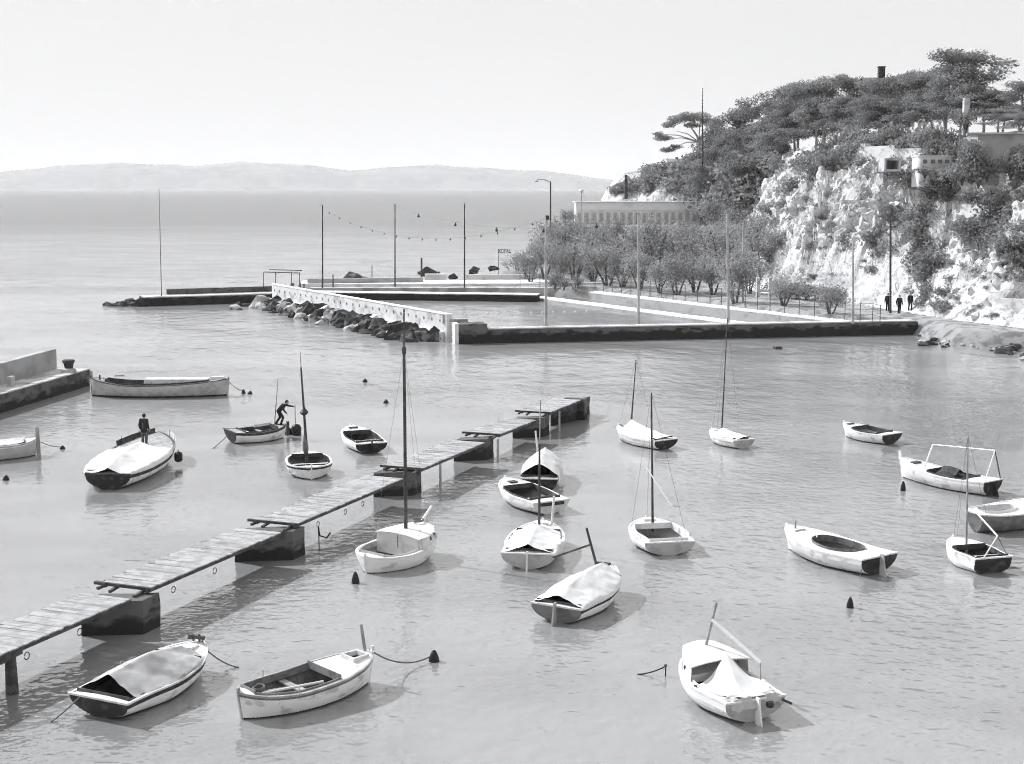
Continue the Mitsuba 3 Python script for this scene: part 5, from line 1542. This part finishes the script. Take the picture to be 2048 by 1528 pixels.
# ------------------------------------------------------------------ people
mat('skin', (0.30, 0.30, 0.30), 0.6)
mat('cloth_dark', blotch(0.02, 0.035, 0.15), 0.9, 0.1)
mat('cloth_grey', blotch(0.12, 0.08, 0.15), 0.9, 0.1)
mat('hair', 0.012, 0.7)


def hullset(bones):
    out = m3.Manifold()
    for a, ra, b_, rb in bones:
        pts = []
        for c, r_ in ((a, ra), (b_, rb)):
            s = trimesh.creation.icosphere(subdivisions=1, radius=r_)
            pts.append(np.array(s.vertices) + c)
        out = out + m3.Manifold.hull_points(np.vstack(pts))
    return out


def skinned(bones, cell=.035, it=8):
    m_ = hullset(bones).refine_to_length(cell).to_mesh()
    t = trimesh.Trimesh(np.array(m_.vert_properties[:, :3]), np.array(m_.tri_verts))
    trimesh.smoothing.filter_taubin(t, iterations=it)
    return MB().tm(t)


def person(label, foot, face, h=1.74, pose='stand', coat='cloth_dark', legs='cloth_grey', cap=True, seed=0, phase=.0, group=None):
    """face: the direction (degrees) the figure looks; own frame: x forwards, y left."""
    s = h / 1.74
    A = lambda *p: np.array(p, float) * s
    J = dict(pel=A(0, 0, .94), chest=A(.02, 0, 1.32), neck=A(.03, 0, 1.48), head=A(.06, 0, 1.63))
    st = .16 * math.sin(phase)
    for sd, k in ((1, 'l'), (-1, 'r')):
        J['hip' + k] = A(0, .095 * sd, .90); J['knee' + k] = A(.05 + st * sd, .105 * sd, .49); J['ank' + k] = A(-.02 + 1.6 * st * sd, .11 * sd, .085)
        J['toe' + k] = J['ank' + k] + A(.17, .03 * sd, -.045)
        J['sho' + k] = A(.01, .185 * sd, 1.42); J['elb' + k] = A(-.05 - st * sd, .25 * sd, 1.14); J['wri' + k] = A(.08 - st * sd, .25 * sd, .92)
    if pose == 'lean':                      # bent at the hip, one arm stretched forward, one hand low
        J['chest'] = A(.26, 0, 1.16); J['neck'] = A(.40, 0, 1.27); J['head'] = A(.50, 0, 1.38)
        for sd, k in ((1, 'l'), (-1, 'r')):
            J['sho' + k] = A(.34, .19 * sd, 1.22)
            J['knee' + k] = A(.16 - .1 * sd, .12 * sd, .48); J['ank' + k] = A(-.04 - .16 * sd, .13 * sd, .085); J['toe' + k] = J['ank' + k] + A(.17, .03 * sd, -.045)
        J['elbl'], J['wril'] = A(.60, .22, 1.14), A(.86, .16, 1.10)
        J['elbr'], J['wrir'] = A(.30, -.30, .98), A(.46, -.26, .78)
    R = trimesh.transformations.rotation_matrix(math.radians(face), [0, 0, 1]); R[:3, 3] = foot
    up = J['chest'] - J['pel']
    body = [(J['pel'], .13 * s, J['chest'], .14 * s), (J['chest'], .13 * s, J['neck'], .06 * s), (J['neck'], .055 * s, J['head'], .06 * s),
            (J['head'] + A(0, 0, .03), .098 * s, J['head'] + A(.025, 0, -.06), .072 * s), (J['head'] + A(.10, 0, -.01), .018 * s, J['head'] + A(.115, 0, -.035), .016 * s)]
    for sd in (1, -1):
        body.append((J['head'] + A(0, .095 * sd, .0), .02 * s, J['head'] + A(-.01, .10 * sd, .03), .018 * s))
    coatb = [(J['pel'] + A(0, .06, -.10), .135 * s, J['pel'] + A(0, -.06, -.10), .135 * s), (J['pel'] + A(0, .05, -.06), .145 * s, J['chest'] + A(0, .06, 0), .155 * s), (J['pel'] + A(0, -.05, -.06), .145 * s, J['chest'] + A(0, -.06, 0), .155 * s),
             (J['shol'], .085 * s, J['shor'], .085 * s), (J['chest'], .14 * s, J['neck'] - A(0, 0, .03), .08 * s)]
    legb, shoe = [], []
    for k in 'lr':
        sd = 1 if k == 'l' else -1
        body += [(J['hip' + k], .085 * s, J['knee' + k], .06 * s), (J['knee' + k], .055 * s, J['ank' + k], .04 * s), (J['sho' + k], .05 * s, J['elb' + k], .042 * s), (J['elb' + k], .04 * s, J['wri' + k], .030 * s)]
        coatb += [(J['sho' + k], .075 * s, J['elb' + k], .062 * s), (J['elb' + k], .06 * s, J['wri' + k], .048 * s)]
        legb += [(J['pel'] + A(0, .03 * sd, -.05), .12 * s, J['hip' + k], .105 * s), (J['hip' + k], .105 * s, J['knee' + k], .080 * s), (J['knee' + k], .078 * s, J['ank' + k], .068 * s)]
        shoe += [(J['ank' + k] - A(.05, 0, .03), .05 * s, J['toe' + k], .042 * s)]
        d = J['wri' + k] - J['elb' + k]; d /= np.linalg.norm(d)
        side = np.cross(d, [0, 0, 1.0]) if abs(d[2]) < .9 else np.array([1.0, 0, 0]); side /= np.linalg.norm(side)
        w = J['wri' + k]; pm = w + d * .075 * s
        body += [(w, .028 * s, pm - side * .02 * s, .022 * s), (w, .028 * s, pm + side * .02 * s, .022 * s)]
        nrm = np.cross(d, side)
        for q, L in ((-.033, .062), (-.011, .074), (.011, .070), (.033, .054)):
            f0 = pm + side * q * s + d * .01 * s; f1 = f0 + d * L * .55 * s + nrm * .006 * s; f2 = f1 + d * L * .4 * s + nrm * .022 * s
            body += [(f0, .0095 * s, f1, .009 * s), (f1, .009 * s, f2, .008 * s)]
        t0 = w + d * .03 * s + side * .03 * s; t1 = t0 + (side * .8 + d * .6) * .04 * s; t2 = t1 + d * .03 * s
        body += [(t0, .011 * s, t1, .010 * s), (t1, .010 * s, t2, .009 * s)]
    key = thing('person', label, 'person', group)
    part(key, 'body', skinned(body, .03, 4), 'skin', True, R)
    part(key, 'jacket', skinned(coatb, .04, 8), coat, True, R)
    part(key, 'trousers', skinned(legb, .04, 8), legs, True, R)
    part(key, 'shoes', skinned(shoe, .04, 4), 'cloth_dark', True, R)
    hd = J['head']
    part(key, 'cap' if cap else 'hair', skinned([(hd + A(-.015, 0, .055), .104 * s, hd + A(-.03, 0, .03), .10 * s)] + ([(hd + A(.09, .05, .055), .018 * s, hd + A(.09, -.05, .055), .018 * s)] if cap else []), .04, 3), 'hair', True, R)
    return key, R, J


b = STAND
p = b.inv(at(289, 885, 1.05)); p = b.W(p[0], p[1], float(b.S(p[0] / b.L)) + .04)
person('man in a dark jacket standing upright on the big covered boat, seen from behind', p, 80, 1.70, 'stand', 'cloth_dark', 'cloth_grey', cap=False)
b = LEAN
p = b.W(b.L * .88, .05, b.S(.88) + .02)
_, R, J = person('man in dark clothes and cap leaning over a boat bow, one arm out', p, 5, 1.70, 'lean', 'cloth_dark', 'cloth_dark', cap=True)
hand = (R @ np.append(J['wril'], 1))[:3]
single('boat_hook', MB().tube([hand + [.1, 0, .1], at(591, 862, D=hand[1])], .02, 5), 'dark_rope', 'line in the hand of the leaning man going down to the black float', 'line')
single('fishing_rod', MB().tube([b.W(b.L * .86, .55, .8), at(556, 758, D=p[1] + .5)], [.03, .012], 6), 'pole_wood', 'thin rod standing up behind the leaning man', 'rod')
c = at(593, 870, 0)
single('mooring_buoy', MB().lathe([(.001, -.2), (.28, -.1), (.30, .45), (.2, .62), (.001, .66)], c, 12), 'rubber', 'black upright drum float in front of the leaning man', 'buoy', None, True)
single('mooring_buoy', MB().lathe([(.001, -.25), (.25, -.12), (.28, .1), (.2, .3), (.001, .38)], at(578, 868, 0), 12), 'rubber', 'dark round float between the boat bow and the black drum', 'buoy', None, True)
for x, y, fc, ph, lab in ((1775, 622, 250, .9, 'left of three dark clothed people walking on the road below the cliff'), (1798, 627, 268, -.7, 'middle of three dark clothed people walking on the road below the cliff'), (1820, 622, 262, .8, 'right of three dark clothed people walking on the road below the cliff')):
    q = hit(x, y, 110)
    person(lab, [q[0], q[1], zg(q[0], q[1]) - .02], fc, 1.92, 'stand', 'cloth_dark', 'cloth_dark', cap=False, phase=ph)
q = at(1051, 556, 1.6)
person('dark clothed person standing at the fence by the white kiosk', [q[0], q[1], max(1.5, zg(q[0], q[1]))], 240, 1.75, 'stand', 'cloth_dark', 'cloth_dark', phase=.3)

# ------------------------------------------------------------------ a label of its own for each plant and stone, by what it grows or lies beside
MARKS = [('the tall bare mast', 1405, 250), ('the tallest pine', 1940, 115), ('the chimney', 1763, 142), ('the white pillar', 1932, 215), ('the left end of the long white wall', 1672, 300), ('the right end of the long white wall', 1848, 308),
         ('the shelter opening', 1782, 328), ('the round ended hut', 1872, 322), ('the grey house', 2005, 300), ('the higher white terrace block', 1998, 370), ('the lower white terrace block', 1945, 425), ('the top of the dark cliff pole', 1781, 440),
         ('the foot of the dark cliff pole', 1781, 615), ('the top of the slim pale pole', 1706, 485), ('the foot of the slim pale pole', 1706, 635), ('the gate posts', 1528, 570), ('the left end of the pavilion', 1155, 425), ('the right end of the pavilion', 1395, 425),
         ('the first basin pole', 1092, 500), ('the second basin pole', 1277, 500), ('the third basin pole', 1457, 500), ('the pale pole behind the fence', 1486, 520), ('the street lamp', 1100, 410), ('the three walkers', 1798, 605), ('the kiosk', 1076, 545),
         ('the right end of the basin wall', 1830, 660), ('the letter sign', 1008, 505), ('the bathing frame', 563, 562), ('the flagpole', 322, 560), ('the near end of the parapet', 903, 650), ('the middle of the parapet', 730, 615), ('the far end of the parapet', 552, 580),
         ('the leftmost terrace pole', 645, 560), ('the middle terrace pole', 790, 560), ('the rightmost terrace pole', 929, 560), ('the short dark terrace post', 843, 545), ('the white low wall at the right edge', 2025, 605), ('the dark post on the headland', 1252, 370), ('the pale old wall', 1365, 330)]
SLABS = [k for k in labels if k.startswith('slanting_slab')]


def seen(P):
    d = np.asarray(P, float) - EYE
    f = d[1] * math.cos(PITCH) - d[2] * math.sin(PITCH)
    return 1024 + 2800 * d[0] / f, 764 - 2800 * (d[1] * math.sin(PITCH) + d[2] * math.cos(PITCH)) / f


used = set()
for key, P in PLACE.items():
    x, y = seen(P)
    look_ = labels[key]['label']
    if 'group' not in labels[key]: continue
    for n_, (nm, mx, my) in enumerate(sorted(MARKS, key=lambda m_: (m_[1] - x) ** 2 + 1.6 * (m_[2] - y) ** 2)[:20]):
        dx, dy = x - mx, y - my
        h_, v_ = ('left of' if dx < 0 else 'right of'), ('above' if dy < 0 else 'below')
        far_ = 'close ' if math.hypot(dx, dy) < 45 else 'well ' if math.hypot(dx, dy) > 130 else ''
        word = h_ if abs(dx) > 2.2 * abs(dy) else v_ if abs(dy) > 2.2 * abs(dx) else f'{v_} and {h_}'
        t_ = f'{look_} {far_}{word} {nm}'
        if len(t_.split()) <= 16:
            text = t_
            if text not in used: break
    used.add(text)
    labels[key]['label'] = text
for stem_, by in (('lane_float', 'white float of the basin row'), ('slanting_slab', 'pale slab slanting over the boulders'), ('changing_post', 'dark upright board by the bathing frame')):
    ks = [k for k in labels if k == stem_ or k.startswith(stem_ + '_')]
    words = ['first', 'second', 'third', 'fourth', 'fifth', 'sixth', 'seventh', 'eighth', 'ninth', 'tenth', 'eleventh', 'twelfth']
    for k, w in zip(ks, words): labels[k]['label'] = f'{by}, {w} from the {"far end" if stem_ == "slanting_slab" else "left"}'
